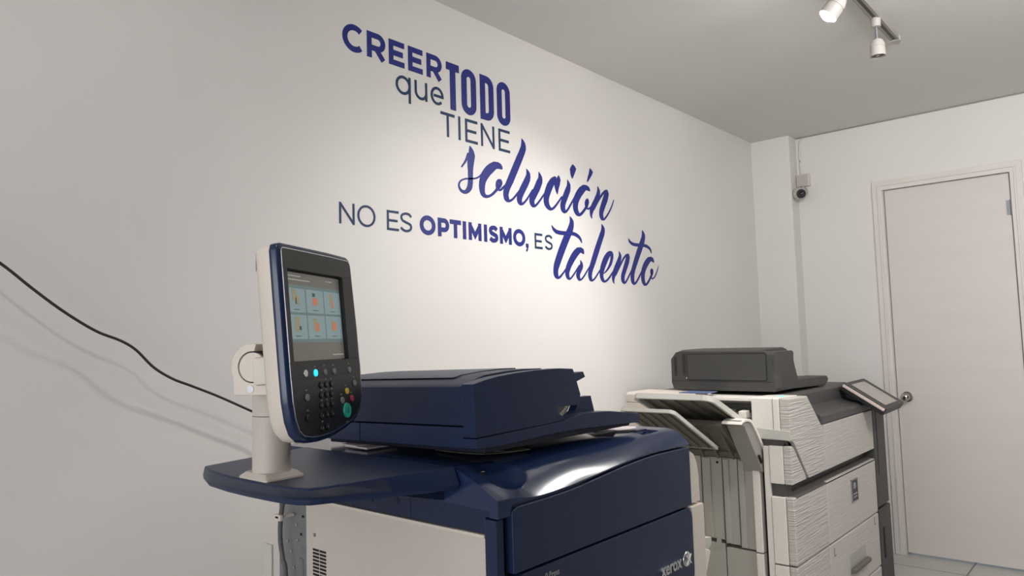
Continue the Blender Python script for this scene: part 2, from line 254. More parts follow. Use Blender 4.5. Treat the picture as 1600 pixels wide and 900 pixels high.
# ------------------------------------------------------------------ wall lettering
SCRIPT = {'solución':{'s':[[(18967,20004,18978,20008),(18945,19912,19062,19957),(18922,19801,19149,19874),(18901,19707,19201,19777),(18868,19609,19236,19662),(18853,19498,19207,19530),(18832,19363,19175,19401),(18838,19217,19142,19261),(18850,19072,19113,19113),(18847,18927,19105,18967),(18845,18787,19097,18825),(18837,18661,19094,18693),(18821,18551,19082,18568),(18792,18462,19054,18449),(18754,18398,18999,18334),(18715,18342,18887,18235),(18677,18305,18751,18164),(18643,18289,18613,18149),(18581,18283,18512,18172),(18522,18292,18433,18207),(18469,18318,18373,18263),(18422,18377,18327,18341),(18399,18447,18310,18434),(18422,18519,18341,18532),(18478,18587,18419,18625),(18578,18643,18545,18698),(18709,18690,18696,18752),(18860,18718,18860,18783),(19014,18739,19016,18805),(19140,18761,19135,18825),(19257,18789,19237,18850),(19374,18837,19335,18891),(19482,18900,19426,18943),(19586,18985,19518,19020),(19660,19056,19589,19088)],[(18838,19722,18996,19705),(18779,19585,18909,19569),(18704,19430,18805,19412),(18644,19341,18729,19317),(18589,19270,18662,19245),(18530,19195,18595,19172),(18486,19141,18544,19120)]],'o':[[(20766,19416,20725,19388),(20757,19503,20614,19393),(20684,19601,20502,19384),(20515,19648,20422,19367),(20272,19633,20381,19340),(20040,19522,20320,19291),(19854,19394,20213,19196),(19705,19246,20084,19094),(19572,19082,19971,18982),(19488,18908,19868,18863),(19440,18739,19785,18738),(19420,18579,19744,18612),(19431,18438,19726,18492),(19463,18315,19725,18391),(19531,18212,19740,18322),(19650,18150,19774,18285),(19798,18140,19824,18267),(19949,18177,19910,18280),(20089,18242,20019,18320),(20215,18322,20122,18386),(20324,18409,20221,18464),(20416,18486,20300,18538),(20495,18560,20369,18610),(20582,18632,20431,18689),(20650,18686,20472,18750)],[(20602,18568,20543,18515),(20555,18600,20473,18535),(20511,18641,20391,18577),(20495,18684,20354,18645),(20494,18740,20345,18722),(20516,18812,20360,18814),(20550,18869,20401,18906),(20572,18888,20492,18980),(20537,18890,20641,19004),(20545,18869,20720,18934),(20554,18824,20739,18832),(20508,18755,20673,18720),(20450,18684,20606,18640)],[(20425,18540,20525,18642),(20491,18521,20567,18621),(20599,18515,20597,18608),(20700,18563,20617,18624),(20775,18622,20678,18674),(20869,18709,20783,18752),(20946,18784,20872,18820)]],'l':[[(21970,20866,21983,20872),(21963,20764,22087,20814),(21948,20642,22190,20713),(21916,20539,22227,20585),(21855,20424,22221,20430),(21774,20286,22141,20258),(21652,20101,22031,20063),(21497,19844,21880,19804),(21328,19566,21714,19523),(21165,19291,21547,19245),(21018,19044,21394,18991),(20910,18862,21266,18810),(20825,18699,21175,18673),(20781,18538,21112,18546),(20773,18397,21078,18441),(20798,18282,21084,18367),(20855,18196,21108,18315),(20958,18143,21108,18277),(21105,18143,21106,18254),(21245,18196,21178,18275),(21378,18284,21293,18336),(21518,18405,21425,18445),(21653,18537,21560,18571),(21777,18669,21692,18697),(21866,18769,21791,18794)]],'u':[[(22212,19664,22224,19669),(22221,19564,22338,19611),(22215,19448,22448,19502),(22160,19348,22462,19359),(22073,19232,22431,19204),(21986,19103,22341,19049),(21876,18956,22236,18891),(21755,18780,22108,18718),(21642,18605,21998,18561),(21587,18460,21928,18451),(21571,18335,21889,18370),(21600,18228,21881,18305),(21663,18152,21889,18260),(21765,18106,21878,18241),(21911,18124,21863,18227),(22028,18195,21936,18257),(22139,18292,22049,18332),(22262,18412,22169,18443),(22388,18552,22297,18578),(22529,18721,22441,18743),(22639,18858,22556,18877)],[(22999,19665,23013,19670),(22996,19557,23113,19596),(22981,19433,23209,19485),(22930,19353,23238,19369),(22847,19255,23224,19235),(22755,19101,23133,19061),(22639,18928,23019,18871),(22517,18747,22878,18685),(22406,18577,22760,18527),(22355,18451,22694,18440),(22346,18341,22664,18387),(22387,18238,22662,18322),(22454,18164,22678,18268),(22549,18118,22666,18250),(22698,18138,22638,18239),(22815,18211,22718,18274),(22931,18311,22837,18352),(23056,18429,22960,18462),(23189,18567,23097,18596),(23351,18741,23269,18765),(23480,18884,23409,18905)]],'c':[[(24097,19649,24191,19618),(23973,19605,24187,19541),(23818,19526,24157,19432),(23689,19401,24056,19315),(23549,19244,23957,19182),(23440,19057,23849,19022),(23351,18873,23754,18854),(23299,18711,23674,18713),(23277,18559,23624,18593),(23288,18420,23620,18491),(23338,18300,23641,18406),(23438,18205,23680,18332),(23565,18143,23732,18282),(23717,18124,23763,18260),(23881,18167,23811,18259),(24019,18255,23912,18311),(24167,18388,24062,18426),(24398,18618,24300,18647),(24595,18823,24508,18848)],[(24344,19730,24359,19732),(24262,19636,24428,19657),(24169,19522,24482,19538),(24105,19408,24441,19408),(24036,19270,24409,19293),(24069,19139,24347,19179),(24119,19030,24300,19063),(24170,18939,24268,18959),(24222,18880,24237,18883)]],'i':[[(24958,19624,24972,19629),(24955,19524,25077,19563),(24937,19404,25173,19447),(24875,19294,25181,19303),(24777,19161,25147,19141),(24672,18989,25039,18955),(24555,18808,24928,18773),(24471,18640,24828,18620),(24413,18483,24760,18495),(24411,18344,24740,18398),(24448,18237,24747,18322),(24525,18154,24755,18270),(24681,18112,24731,18256),(24846,18172,24742,18252),(24959,18273,24850,18311),(25099,18422,24986,18448),(25250,18600,25141,18623),(25426,18809,25323,18830),(25566,18979,25469,18998)],[(25369,20368,25416,20380),(25279,20262,25535,20319),(25182,20141,25646,20210),(25202,20034,25566,20065),(25216,19910,25486,19940),(25269,19801,25413,19823),(25331,19729,25347,19732)]],'o_acute':[[(26664,19370,26607,19339),(26647,19447,26496,19352),(26573,19535,26376,19355),(26408,19592,26292,19338),(26128,19577,26291,19316),(25882,19446,26241,19276),(25696,19296,26127,19172),(25540,19115,25973,19029),(25412,18931,25839,18881),(25348,18777,25759,18770),(25324,18641,25705,18663),(25313,18504,25674,18548),(25333,18374,25667,18447),(25392,18258,25696,18361),(25476,18168,25741,18295),(25595,18112,25767,18262),(25770,18106,25762,18249),(25925,18168,25808,18262),(26044,18251,25905,18315),(26159,18348,26013,18399),(26263,18446,26117,18490),(26355,18528,26201,18572),(26420,18586,26258,18631)],[(26452,18541,26347,18495),(26406,18598,26284,18550),(26365,18671,26219,18632),(26363,18747,26205,18728),(26383,18824,26222,18824),(26429,18900,26281,18923),(26388,18909,26432,19010),(26361,18890,26527,18931),(26368,18811,26535,18825),(26326,18707,26486,18703),(26277,18615,26435,18606)],[(26271,18516,26367,18598),(26343,18493,26421,18579),(26467,18482,26466,18570),(26587,18533,26510,18587),(26682,18602,26597,18638),(26799,18698,26715,18728),(26892,18781,26813,18808)],[(26669,20399,26701,20413),(26658,20313,26822,20371),(26623,20225,26930,20269),(26595,20135,26840,20122),(26526,20009,26726,19991),(26468,19867,26599,19855),(26429,19756,26491,19750)]],'n':[[(27252,19668,27269,19674),(27245,19569,27365,19601),(27219,19440,27447,19471),(27138,19288,27435,19294),(27020,19125,27377,19099),(26899,18967,27245,18916),(26764,18809,27111,18751),(26662,18662,26984,18617),(26580,18515,26888,18502),(26571,18368,26806,18381),(26599,18245,26751,18267),(26654,18154,26738,18174),(26716,18101,26732,18106)],[(26922,18515,26817,18534),(27105,18726,26993,18747),(27337,18986,27217,19009),(27536,19188,27404,19218),(27717,19350,27583,19396),(27886,19453,27756,19523),(28011,19511,27880,19600)],[(27949,19606,28039,19620),(27875,19521,28109,19550),(27786,19406,28159,19428),(27720,19270,28109,19270),(27624,19102,28029,19083),(27498,18884,27879,18857),(27375,18665,27743,18648),(27322,18506,27667,18514),(27314,18375,27630,18416),(27349,18256,27634,18326),(27414,18170,27661,18255),(27512,18111,27656,18218),(27689,18128,27625,18202),(27832,18219,27727,18260),(27988,18359,27884,18386),(28181,18563,28083,18582),(28370,18794,28279,18804),(28509,19028,28435,19033),(28598,19208,28545,19210)]]},'talento':{'t':[[(25046,18032,25058,18037),(25053,17926,25182,17969),(25047,17805,25306,17858),(25010,17711,25325,17725),(24946,17608,25307,17595),(24879,17504,25264,17468),(24794,17396,25199,17333),(24693,17274,25105,17196),(24570,17124,25000,17048),(24441,16934,24873,16864),(24306,16729,24739,16662),(24175,16516,24602,16452),(24051,16305,24471,16243),(23942,16104,24346,16047),(23851,15921,24242,15874),(23803,15772,24161,15745),(23783,15639,24107,15640),(23782,15509,24091,15534),(23807,15398,24094,15450),(23865,15318,24100,15406),(23963,15265,24102,15390),(24096,15255,24102,15378),(24220,15293,24138,15375),(24316,15359,24214,15412),(24409,15443,24318,15483),(24531,15545,24441,15581),(24659,15661,24569,15692),(24783,15794,24701,15819),(24875,15899,24802,15920)],[(23755,17516,23766,17520),(23766,17433,23846,17465),(23812,17331,23948,17403),(23905,17248,24054,17364),(24046,17180,24170,17344),(24239,17160,24307,17334),(24442,17158,24482,17337),(24660,17170,24686,17346),(24876,17187,24896,17359),(25064,17205,25092,17371),(25222,17213,25291,17372),(25363,17200,25477,17343),(25493,17171,25637,17292),(25611,17128,25759,17216),(25710,17071,25847,17127),(25798,16992,25884,17017),(25864,16922,25889,16929)]],'a':[[(26012,16461,25965,16444),(26020,16561,25840,16485),(25971,16681,25717,16507),(25779,16741,25705,16493),(25514,16709,25729,16482),(25312,16591,25647,16430),(25141,16450,25515,16322),(24988,16282,25359,16180),(24853,16112,25210,16026),(24749,15965,25092,15896),(24667,15822,24999,15775),(24611,15673,24917,15650),(24588,15532,24866,15540),(24614,15415,24865,15459),(24669,15331,24886,15394),(24747,15273,24890,15351),(24876,15253,24877,15334),(24990,15293,24915,15347),(25094,15368,25011,15406),(25233,15486,25149,15517),(25387,15629,25304,15656),(25553,15795,25474,15819),(25683,15929,25608,15951)],[(25710,16168,25722,16172),(25714,16096,25806,16120),(25707,16013,25885,16036),(25660,15949,25903,15938),(25587,15874,25884,15828),(25508,15760,25790,15705),(25423,15639,25704,15594),(25383,15542,25661,15527),(25378,15452,25642,15478),(25418,15361,25649,15415),(25481,15291,25673,15361),(25573,15245,25668,15340),(25709,15257,25656,15329),(25824,15317,25737,15366),(25945,15409,25855,15445),(26078,15533,25987,15562),(26217,15674,26129,15700),(26368,15833,26290,15855),(26485,15960,26418,15978)]],'l':[[(27460,17946,27473,17951),(27460,17847,27594,17886),(27445,17729,27709,17771),(27395,17627,27716,17630),(27306,17498,27676,17473),(27203,17329,27571,17291),(27075,17131,27447,17091),(26943,16915,27321,16876),(26803,16681,27186,16640),(26653,16414,27027,16372),(26511,16159,26876,16115),(26407,15961,26744,15920),(26328,15795,26644,15765),(26282,15658,26586,15647),(26268,15540,26556,15553),(26284,15428,26552,15463),(26327,15337,26566,15395),(26409,15270,26567,15361),(26561,15253,26546,15351),(26696,15304,26610,15366),(26825,15392,26733,15431),(26986,15533,26892,15564),(27144,15684,27054,15711),(27268,15807,27188,15830),(27351,15894,27282,15914)]],'e':[[(28175,16753,28239,16670),(28064,16749,28198,16626),(27898,16707,28152,16570),(27749,16612,28073,16502),(27599,16487,27977,16400),(27464,16316,27850,16250),(27344,16139,27730,16085),(27264,15984,27631,15946),(27208,15842,27553,15817),(27172,15710,27489,15702),(27166,15581,27454,15603),(27202,15453,27464,15501),(27270,15348,27499,15415),(27368,15272,27529,15368),(27533,15243,27540,15353),(27702,15289,27616,15369),(27853,15372,27746,15427),(28001,15484,27890,15525),(28149,15614,28044,15648),(28314,15768,28219,15797),(28442,15894,28358,15918)],[(28019,16660,28224,16751),(28067,16622,28285,16702),(28108,16570,28347,16617),(28113,16495,28349,16508),(28094,16394,28319,16391),(28051,16279,28263,16263),(27985,16161,28181,16131),(27905,16046,28065,16009),(27807,15936,27933,15896),(27688,15828,27784,15790),(27580,15742,27647,15707),(27516,15703,27558,15670),(27481,15685,27504,15658)]],'n':[[(28826,16797,28840,16801),(28830,16704,28937,16729),(28818,16593,29024,16613),(28756,16490,29020,16478),(28658,16372,28974,16334),(28553,16233,28866,16182),(28432,16083,28751,16031),(28330,15930,28638,15885),(28241,15783,28540,15748),(28189,15646,28459,15626),(28160,15523,28401,15518),(28170,15419,28356,15427),(28204,15333,28331,15350),(28264,15266,28333,15282),(28324,15227,28338,15231)],[(28496,15599,28406,15618),(28697,15826,28593,15847),(28945,16103,28827,16126),(29137,16316,29013,16343),(29307,16485,29185,16521),(29476,16585,29351,16645),(29602,16640,29471,16718)],[(29578,16738,29654,16746),(29519,16667,29717,16681),(29446,16567,29762,16570),(29386,16444,29725,16429),(29296,16288,29656,16257),(29175,16077,29514,16039),(29051,15868,29375,15831),(28975,15724,29289,15696),(28930,15601,29238,15598),(28929,15482,29218,15505),(28961,15383,29223,15428),(29029,15299,29234,15369),(29176,15248,29214,15353),(29334,15298,29222,15357),(29446,15394,29332,15427),(29602,15555,29490,15581),(29770,15742,29662,15764),(29930,15927,29834,15946),(30049,16070,29967,16086)]],'second_t':[[(30999,18001,31014,18006),(30992,17899,31134,17935),(30973,17780,31249,17821),(30929,17679,31258,17689),(30856,17565,31232,17555),(30779,17449,31177,17423),(30675,17311,31098,17272),(30552,17125,30970,17083),(30409,16912,30825,16869),(30260,16671,30660,16630),(30113,16428,30496,16388),(29978,16199,30339,16162),(29868,15989,30210,15963),(29806,15822,30139,15813),(29779,15678,30101,15686),(29774,15537,30082,15560),(29799,15412,30088,15457),(29875,15309,30108,15378),(30018,15240,30109,15350),(30208,15278,30097,15351),(30326,15366,30201,15407),(30466,15495,30338,15526),(30622,15657,30497,15684),(30807,15864,30694,15887),(30956,16036,30856,16055)],[(29695,17482,29709,17486),(29704,17397,29796,17428),(29759,17293,29911,17366),(29888,17214,30035,17326),(30081,17155,30188,17305),(30349,17143,30405,17301),(30625,17148,30660,17311),(30876,17164,30908,17323),(31091,17173,31155,17329),(31262,17165,31376,17309),(31406,17141,31564,17266),(31538,17106,31703,17194),(31645,17055,31797,17105),(31729,16972,31827,16993),(31789,16898,31822,16904)]],'o':[[(32040,16463,31980,16442),(32027,16565,31832,16489),(31961,16681,31684,16520),(31752,16737,31684,16506),(31468,16696,31731,16501),(31263,16578,31639,16445),(31088,16435,31505,16337),(30946,16267,31356,16198),(30833,16096,31226,16050),(30767,15952,31142,15933),(30737,15811,31088,15816),(30726,15651,31063,15672),(30745,15499,31064,15538),(30805,15379,31091,15441),(30888,15292,31130,15375),(31005,15239,31136,15354),(31179,15247,31106,15346),(31304,15307,31166,15370),(31411,15388,31265,15433),(31526,15490,31379,15527),(31631,15596,31486,15627),(31723,15688,31559,15717),(31786,15753,31605,15783)],[(31817,15784,31723,15760),(31792,15836,31672,15810),(31772,15906,31623,15888),(31785,15992,31620,15987),(31814,16060,31643,16080),(31811,16068,31753,16144),(31758,16081,31902,16113),(31757,16006,31915,16014),(31733,15906,31895,15899),(31679,15836,31828,15810),(31624,15785,31767,15751)],[(31585,15677,31712,15726),(31659,15625,31763,15682),(31808,15589,31806,15657),(31974,15650,31892,15691),(32115,15753,32022,15776),(32238,15897,32148,15911),(32344,16054,32264,16063),(32426,16203,32369,16208),(32478,16314,32446,16316)]]}}
WORDS = [('CREER', [(1.3336, 1.4138), (1.4297, 1.5054), (1.5203, 1.5877), (1.6045, 1.6706), (1.6892, 1.7625)], 2.2114, 2.2987, 0.0192), ('que', [(1.5473, 1.6139), (1.6318, 1.6901), (1.7062, 1.7687)], 2.1185, 2.185, 0.0099), ('TODO', [(1.784, 1.8491), (1.8607, 1.9388), (1.9604, 2.0362), (2.0552, 2.1322)], 2.118, 2.2926, 0.0283), ('TIENE', [(1.7518, 1.8218), (1.8403, 1.8505), (1.8757, 1.9407), (1.9598, 2.0347), (2.0589, 2.1248)], 2.0123, 2.1007, 0.0104), ('NO', [(1.3144, 1.3719), (1.383, 1.4538)], 1.6489, 1.7162, 0.0072), ('ES', [(1.5008, 1.5507), (1.557, 1.6082)], 1.6462, 1.7129, 0.008), ('OPTIMISMO,', [(1.6435, 1.7158), (1.7276, 1.7819), (1.786, 1.8411), (1.8519, 1.8663), (1.8809, 1.9481), (1.9641, 1.9777), (1.9894, 2.0406), (2.0512, 2.1189), (2.1291, 2.2013), (2.204, 2.2219)], 1.6467, 1.7125, 0.0161), ('ES', [(2.2611, 2.3111), (2.327, 2.3778)], 1.644, 1.7081, 0.0093)]

def add_ribbon(bm, L, R, y0, y1):
    n = len(L); q = []
    for i in range(n): q.append([bm.verts.new((L[i][0], y0, L[i][1])), bm.verts.new((R[i][0], y0, R[i][1])), bm.verts.new((R[i][0], y1, R[i][1])), bm.verts.new((L[i][0], y1, L[i][1]))])
    for a, b_ in zip(q, q[1:]):
        for j in range(4): bm.faces.new((a[j], a[(j+1) % 4], b_[(j+1) % 4], b_[j]))
    bm.faces.new(q[0]); bm.faces.new(q[-1][::-1])
_jit = 0
def stroke(bm, P, s, y0, y1, closed=False):
    """constant-width mitred ribbon along 2D points P"""
    P = [Vector(p) for p in P]
    if not closed: P = [p for i, p in enumerate(P) if i == 0 or (p-P[i-1]).length > 1e-5]
    n = len(P); L, R = [], []
    for i in range(n):
        if closed: a, b_ = P[(i-1) % n], P[(i+1) % n]; t1 = (P[i]-a).normalized(); t2 = (b_-P[i]).normalized()
        else:
            t1 = (P[i]-P[i-1]).normalized() if i else (P[1]-P[0]).normalized()
            t2 = (P[i+1]-P[i]).normalized() if i < n-1 else t1
        n1 = Vector((-t1.y, t1.x)); n2 = Vector((-t2.y, t2.x)); mm = (n1+n2)
        mm = mm.normalized() if mm.length > 1e-4 else n1
        k = min(1/max(mm.dot(n1), .3), 2.2)
        L.append(P[i] + mm*k*s/2); R.append(P[i] - mm*k*s/2)
    if closed: L.append(L[0]); R.append(R[0])
    global _jit
    _jit = (_jit+1) % 9; add_ribbon(bm, L, R, y0-.00005*_jit, y1)
def arc(cx, cy, rx, ry, a0, a1, n=28): return [(cx+rx*math.cos(rad(a0+(a1-a0)*i/n)), cy+ry*math.sin(rad(a0+(a1-a0)*i/n))) for i in range(n+1)]
def glyph(bm, ch, x0, x1, z0, z1, s, bold, y0, y1):
    h = s/2; l, r_, b_, t = x0+h, x1-h, z0+h, z1-h; W = r_-l; H = t-b_; cx = (l+r_)/2; cz = (b_+t)/2
    S = lambda P, c=False: stroke(bm, P, s, y0, y1, c)
    cond = (x1-x0) < .55*(z1-z0)
    if ch == 'I': S([(cx, z0), (cx, z1)])
    elif ch == 'T': S([(x0, t), (x1, t)]); S([(cx, z0), (cx, z1-.001)])
    elif ch == 'E': S([(x1, t), (l, t), (l, b_), (x1, b_)]); S([(l, cz), (x1-.10*(x1-x0), cz)])
    elif ch == 'N': S([(l, z0), (l, z1)]); S([(r_, z0), (r_, z1)]); S([(l, z1-h*.9), (r_, z0+h*.9)])
    elif ch == 'M': S([(l, z0), (l, z1)]); S([(r_, z0), (r_, z1)]); S([(l, z1-h*1.3), (cx, z0+H*.36), (r_, z1-h*1.3)])
    elif ch == 'C': S(arc(l+.60*W, cz, W*.60, H/2+.002, 47, 313))
    elif ch == 'O':
        if cond:
            rr = W/2; S([(p[0], p[1]+ (t-rr) - 0) for p in arc(cx, 0, rr, rr, 0, 180, 16)] + [(p[0], p[1]+b_+rr) for p in arc(cx, 0, rr, rr, 180, 360, 16)], True)
        else: S(arc(cx, cz, W/2, H/2+.0015, 0, 360, 40)[:-1], True)
    elif ch == 'D':
        rr = W*.55; S([(l, z0+h), (l, z1-h)] + [(r_-rr+rr*math.cos(a), t-rr+rr*math.sin(a)) for a in [rad(90-i*11.25) for i in range(9)]] + [(r_-rr+rr*math.cos(a), b_+rr+rr*math.sin(a)) for a in [rad(-i*11.25) for i in range(9)]], True)
    elif ch in 'PR':
        zm = z0 + (z1-z0)*(.40 if ch == 'R' else .37); ry = (t-zm)/2; rx = ry*.95 if ch == 'P' else ry*1.0; rx = min(rx, W*.7)
        S([(l, z0), (l, z1)]); S([(l, t), (r_-rx, t)] + arc(r_-rx, (t+zm)/2, rx, ry, 90, -90, 14) + [(r_-rx, zm), (l, zm)])
        if ch == 'R': S([(cx-.02*W, zm), (x1-h*.9, z0)])
    elif ch == 'S':
        S(catmull([(r_+.02*W, t-.16*H, 0), (cx+.30*W, t-.02*H, 0), (cx-.08*W, t+.0*H, 0), (l+.10*W, t-.10*H, 0), (l+.03*W, t-.25*H, 0), (l+.16*W, cz+.09*H, 0), (cx, cz, 0), (r_-.10*W, cz-.10*H, 0), (r_, b_+.24*H, 0), (r_-.12*W, b_+.08*H, 0), (cx, b_, 0), (cx-.32*W, b_+.06*H, 0), (l-.03*W, b_+.17*H, 0)], 5) and
          [(p.x, p.y) for p in catmull([(r_+.02*W, t-.16*H, 0), (cx+.30*W, t-.02*H, 0), (cx-.08*W, t, 0), (l+.10*W, t-.10*H, 0), (l+.03*W, t-.25*H, 0), (l+.16*W, cz+.09*H, 0), (cx, cz, 0), (r_-.10*W, cz-.10*H, 0), (r_, b_+.24*H, 0), (r_-.12*W, b_+.08*H, 0), (cx, b_, 0), (cx-.32*W, b_+.06*H, 0), (l-.03*W, b_+.17*H, 0)], 5)])
    elif ch == ',': 
        S([(cx, z0+.013), (cx, z0-.003)]); stroke(bm, [(cx+.002, z0), (cx, z0-.010), (cx-.006, z0-.018)], s*.5, y0, y1)
    elif ch == 'q': S(arc(cx, cz, W/2, H/2, 0, 360, 36)[:-1], True); S([(r_, z1), (r_, z0-.5*(z1-z0)*.75)])
    elif ch == 'u': S([(l, z1), (l, b_+.42*H)] + arc(cx, b_+.42*H, W/2, .42*H, 180, 350, 18)); S([(r_, z1), (r_, z0)])
    elif ch == 'e': S([(l+.01, cz), (r_, cz)] + arc(cx, cz, W/2, H/2, 0, 318, 34))
root = thing('wall_lettering', 'dark blue Spanish slogan in cut vinyl letters stuck on the white left wall', 'wall lettering', (1.8, YW, 1.9))
FY0, FY1 = YW-.0012, YW+.0004
for wi, (txt, boxes, z0, z1, s) in enumerate(WORDS):
    bm = bmesh.new()
    for ch, (x0, x1) in zip(txt, boxes): glyph(bm, ch, x0, x1, z0, z1, s, s > .015, FY0, FY1)
    o = finish('word', bm, 'vinyl' if s > .014 else 'vinyl_dark', root, root, ang=60)
    o['label'] = ['bold blue word CREER', 'thin lower-case word que', 'tall condensed word TODO', 'thin word TIENE', 'thin word NO', 'thin word ES before OPTIMISMO', 'bold blue word OPTIMISMO with comma', 'small thin word ES after OPTIMISMO'][wi]
for wname, letters in SCRIPT.items():
    bm = bmesh.new()
    for k, ss in letters.items():
        for s_ in ss: _jit = (_jit+1) % 9; add_ribbon(bm, [(a[0]/1e4, a[1]/1e4) for a in s_], [(a[2]/1e4, a[3]/1e4) for a in s_], FY0-.00005*_jit, FY1)
    o = finish('word', bm, 'vinyl', root, root, ang=60); o['label'] = 'brush-script word ' + wname

# ------------------------------------------------------------------ navy colour press in the foreground
P1 = thing('photocopier', 'large navy blue and cream digital press in the foreground with an upright touch panel', 'photocopier', (1.26, 1.2, 0))
def part(name, bm, mt, parent=None, xf=None, label=None, ang=32, root=None):
    root = root or P1
    o = finish(name, bm, mt, parent or root, root, xf, ang)
    if label: o['label'] = label
    return o
XL, XR, YF1, YB1, ZT = .92, 1.60, .853, 1.52, 1.047
# body
bm = bmesh.new()
add_box(bm, XL+.012, XR-.002, .905, YB1-.01, .09, .938)
add_box(bm, XL+.03, XR-.03, .93, YB1-.03, .05, .09)
body = part('body', bm, 'cream')
# cream side cover with lip, louvres and screws
bm = bmesh.new()
add_box(bm, XL, XL+.014, .884, 1.436, .10, .9365, .003)
sp = part('side_panel', bm, 'cream', label='cream left side cover')
bm = bmesh.new(); add_box(bm, XL-.003, XL+.010, .886, 1.436, .9325, .9385, .0015)
part('panel_lip', bm, 'cream_warm', sp)
bm = bmesh.new()
for i in range(9):
    for k in range(2):
        y = 1.408 - k*.026; add_box(bm, XL-.0008, XL+.004, y-.023, y, .832-i*.0075-.0045, .832-i*.0075)
part('vent', bm, 'dark', sp, label='black louvre slots')
for (y, z) in ((1.401, .861), (.93, .15)):
    bm = bmesh.new(); cyl(bm, (XL+.002, y, z), (-1, 0, 0), .0045, .004, .0035, 16); part('screw', bm, 'steel', sp)
# bare sheet-metal rear frame behind the side cover
bm = bmesh.new(); add_box(bm, XL+.004, XL+.016, 1.438, 1.545, .12, .925, .001); add_box(bm, XL+.002, XL+.008, 1.452, 1.470, .60, .80, .001); add_box(bm, XL+.004, XL+.04, 1.545, 1.552, .12, .93, .001)
rf = part('rear_frame', bm, 'steel', label='bare galvanised metal rear frame')
for (y, z) in ((1.452, .893), (1.478, .872), (1.46, .853), (1.474, .838), (1.50, .81), (1.49, .775), (1.515, .83)):
    bm = bmesh.new(); cyl(bm, (XL+.005, y, z), (-1, 0, 0), .0032, .003, .003, 12); part('screw', bm, 'chrome' if y > 1.47 else 'dark', rf)
bm = bmesh.new(); add_box(bm, XL+.0035, XL+.006, 1.452, 1.462, .835, .850, .001); add_box(bm, XL+.0035, XL+.006, 1.452, 1.462, .815, .828, .001); part('clip_plate', bm, 'steel', rf)
# navy upper frame (below the shelf) and front corner column
bm = bmesh.new()
add_prism(bm, [(.856, .969), (.856, .990), (.90, 1.012), (.965, 1.030), (YB1, 1.030), (YB1, .940), (.884, .940), (.884, .969)], 0, XL, XR-.004, .002)
uf = part('upper_frame', bm, 'navy_matte', label='navy frame under the scanner deck')
bm = bmesh.new(); add_box(bm, XL-.002, XL+.002, 1.195, 1.245, .958, .982, .001); part('access_plate', bm, 'navy_matte', uf)
for (y, z) in ((1.262, .967), (1.12, .970)):
    bm = bmesh.new(); cyl(bm, (XL+.001, y, z), (-1, 0, 0), .0055, .005, .002, 16); part('screw_hole', bm, 'navy_deep', uf)
bm = bmesh.new(); add_box(bm, XL-.0006, XL+.002, 1.080, 1.0815, .940, 1.0); part('seam', bm, 'navy_deep', uf)
bm = bmesh.new(); add_prism(bm, [(.858, .10), (.858, .966), (.886, .966), (.886, .10)], 0, XL-.001, XL+.018, .002); part('corner_column', bm, 'navy')
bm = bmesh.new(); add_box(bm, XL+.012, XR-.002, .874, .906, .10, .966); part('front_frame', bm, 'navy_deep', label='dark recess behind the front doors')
# swooping top cover
SE = [(.915, .985), (.952, .986), (1.04, .986), (1.134, .989), (1.23, .998), (1.326, 1.0065), (1.432, 1.0115), (1.548, 1.010), (1.60, 1.008)]
def lerp(T, x):
    for a, b_ in zip(T, T[1:]):
        if x <= b_[0]: k = (x-a[0])/(b_[0]-a[0]); k = max(0, k); return a[1] + (b_[1]-a[1])*k
    return T[-1][1]
def sm(a, b_, x): k = min(max((x-a)/(b_-a), 0), 1); return k*k*(3-2*k)
def seam(x): return (lerp(SE, x-.03) + lerp(SE, x) + lerp(SE, x+.03))/3
def topz(x, y):
    zs = seam(x); zf = zs + .004 + .010*(1-sm(.93, 1.03, x))
    ye = .965 + .02*sm(.95, 1.15, x) - .065*sm(1.25, 1.60, x)
    p = 1.3 + .9*sm(.95, 1.2, x) + .4*sm(1.3, 1.6, x)
    t = min(max((y-YF1)/(ye-YF1), 0), 1)
    z = zf + (ZT-zf)*(1-(1-t)**p)
    # thumb recess beside the USB port
    uu = (x-1.002)/.050; vv = (y-.912)/.036
    q = uu*uu + vv*vv*(1+.5*uu)
    if q < 1: z -= .009*(1-q)**.7 * (1-.5*uu)
    # slot by the right end
    k = sm(1.478, 1.483, x)*(1-sm(1.545, 1.55, x))*sm(.903, .907, y)*(1-sm(.935, .939, y))
    z -= .010*k
    return z
bm = bmesh.new(); nx = 150
ys = [YF1] + [YF1 + .0025*i for i in range(1, 60)] + [1.01+.02*i for i in range(0, 26)]
ys = sorted(set(round(y, 4) for y in ys if y <= YB1)) + [YB1]
rows = []
for i in range(nx+1):
    x = XL-.001 + (XR+.001-XL)*i/nx
    zb = seam(x)+.001 if x > .952 else .969
    rows.append([bm.verts.new((x, YF1+.02, zb)), bm.verts.new((x, YF1, zb))] + [bm.verts.new((x, y, topz(x, y))) for y in ys] + [bm.verts.new((x, YB1, 1.0)), bm.verts.new((x, YF1+.02, 1.0-.02))])
for A, B in zip(rows, rows[1:]):
    n = len(A)
    for j in range(n): bm.faces.new((A[j], B[j], B[(j+1) % n], A[(j+1) % n]))
bm.faces.new(rows[0]); bm.faces.new(rows[-1][::-1])
tcv = part('top_cover', bm, 'navy_gloss', label='glossy navy swooping top cover', ang=40)
bm = bmesh.new(); add_box(bm, .962, .972, .930, .9365, topz(.967, .934)-.004, topz(.967, .934)+.0015); part('usb_port', bm, 'dark', tcv)
bm = bmesh.new(); add_box(bm, .9635, .9705, .9315, .933, topz(.967, .934), topz(.967, .934)+.0022); part('usb_contact', bm, 'icon_cream', tcv)
bm = bmesh.new(); add_box(bm, 1.484, 1.544, .908, .934, ZT-.0105, ZT-.0085); part('slot', bm, 'navy_deep', tcv)
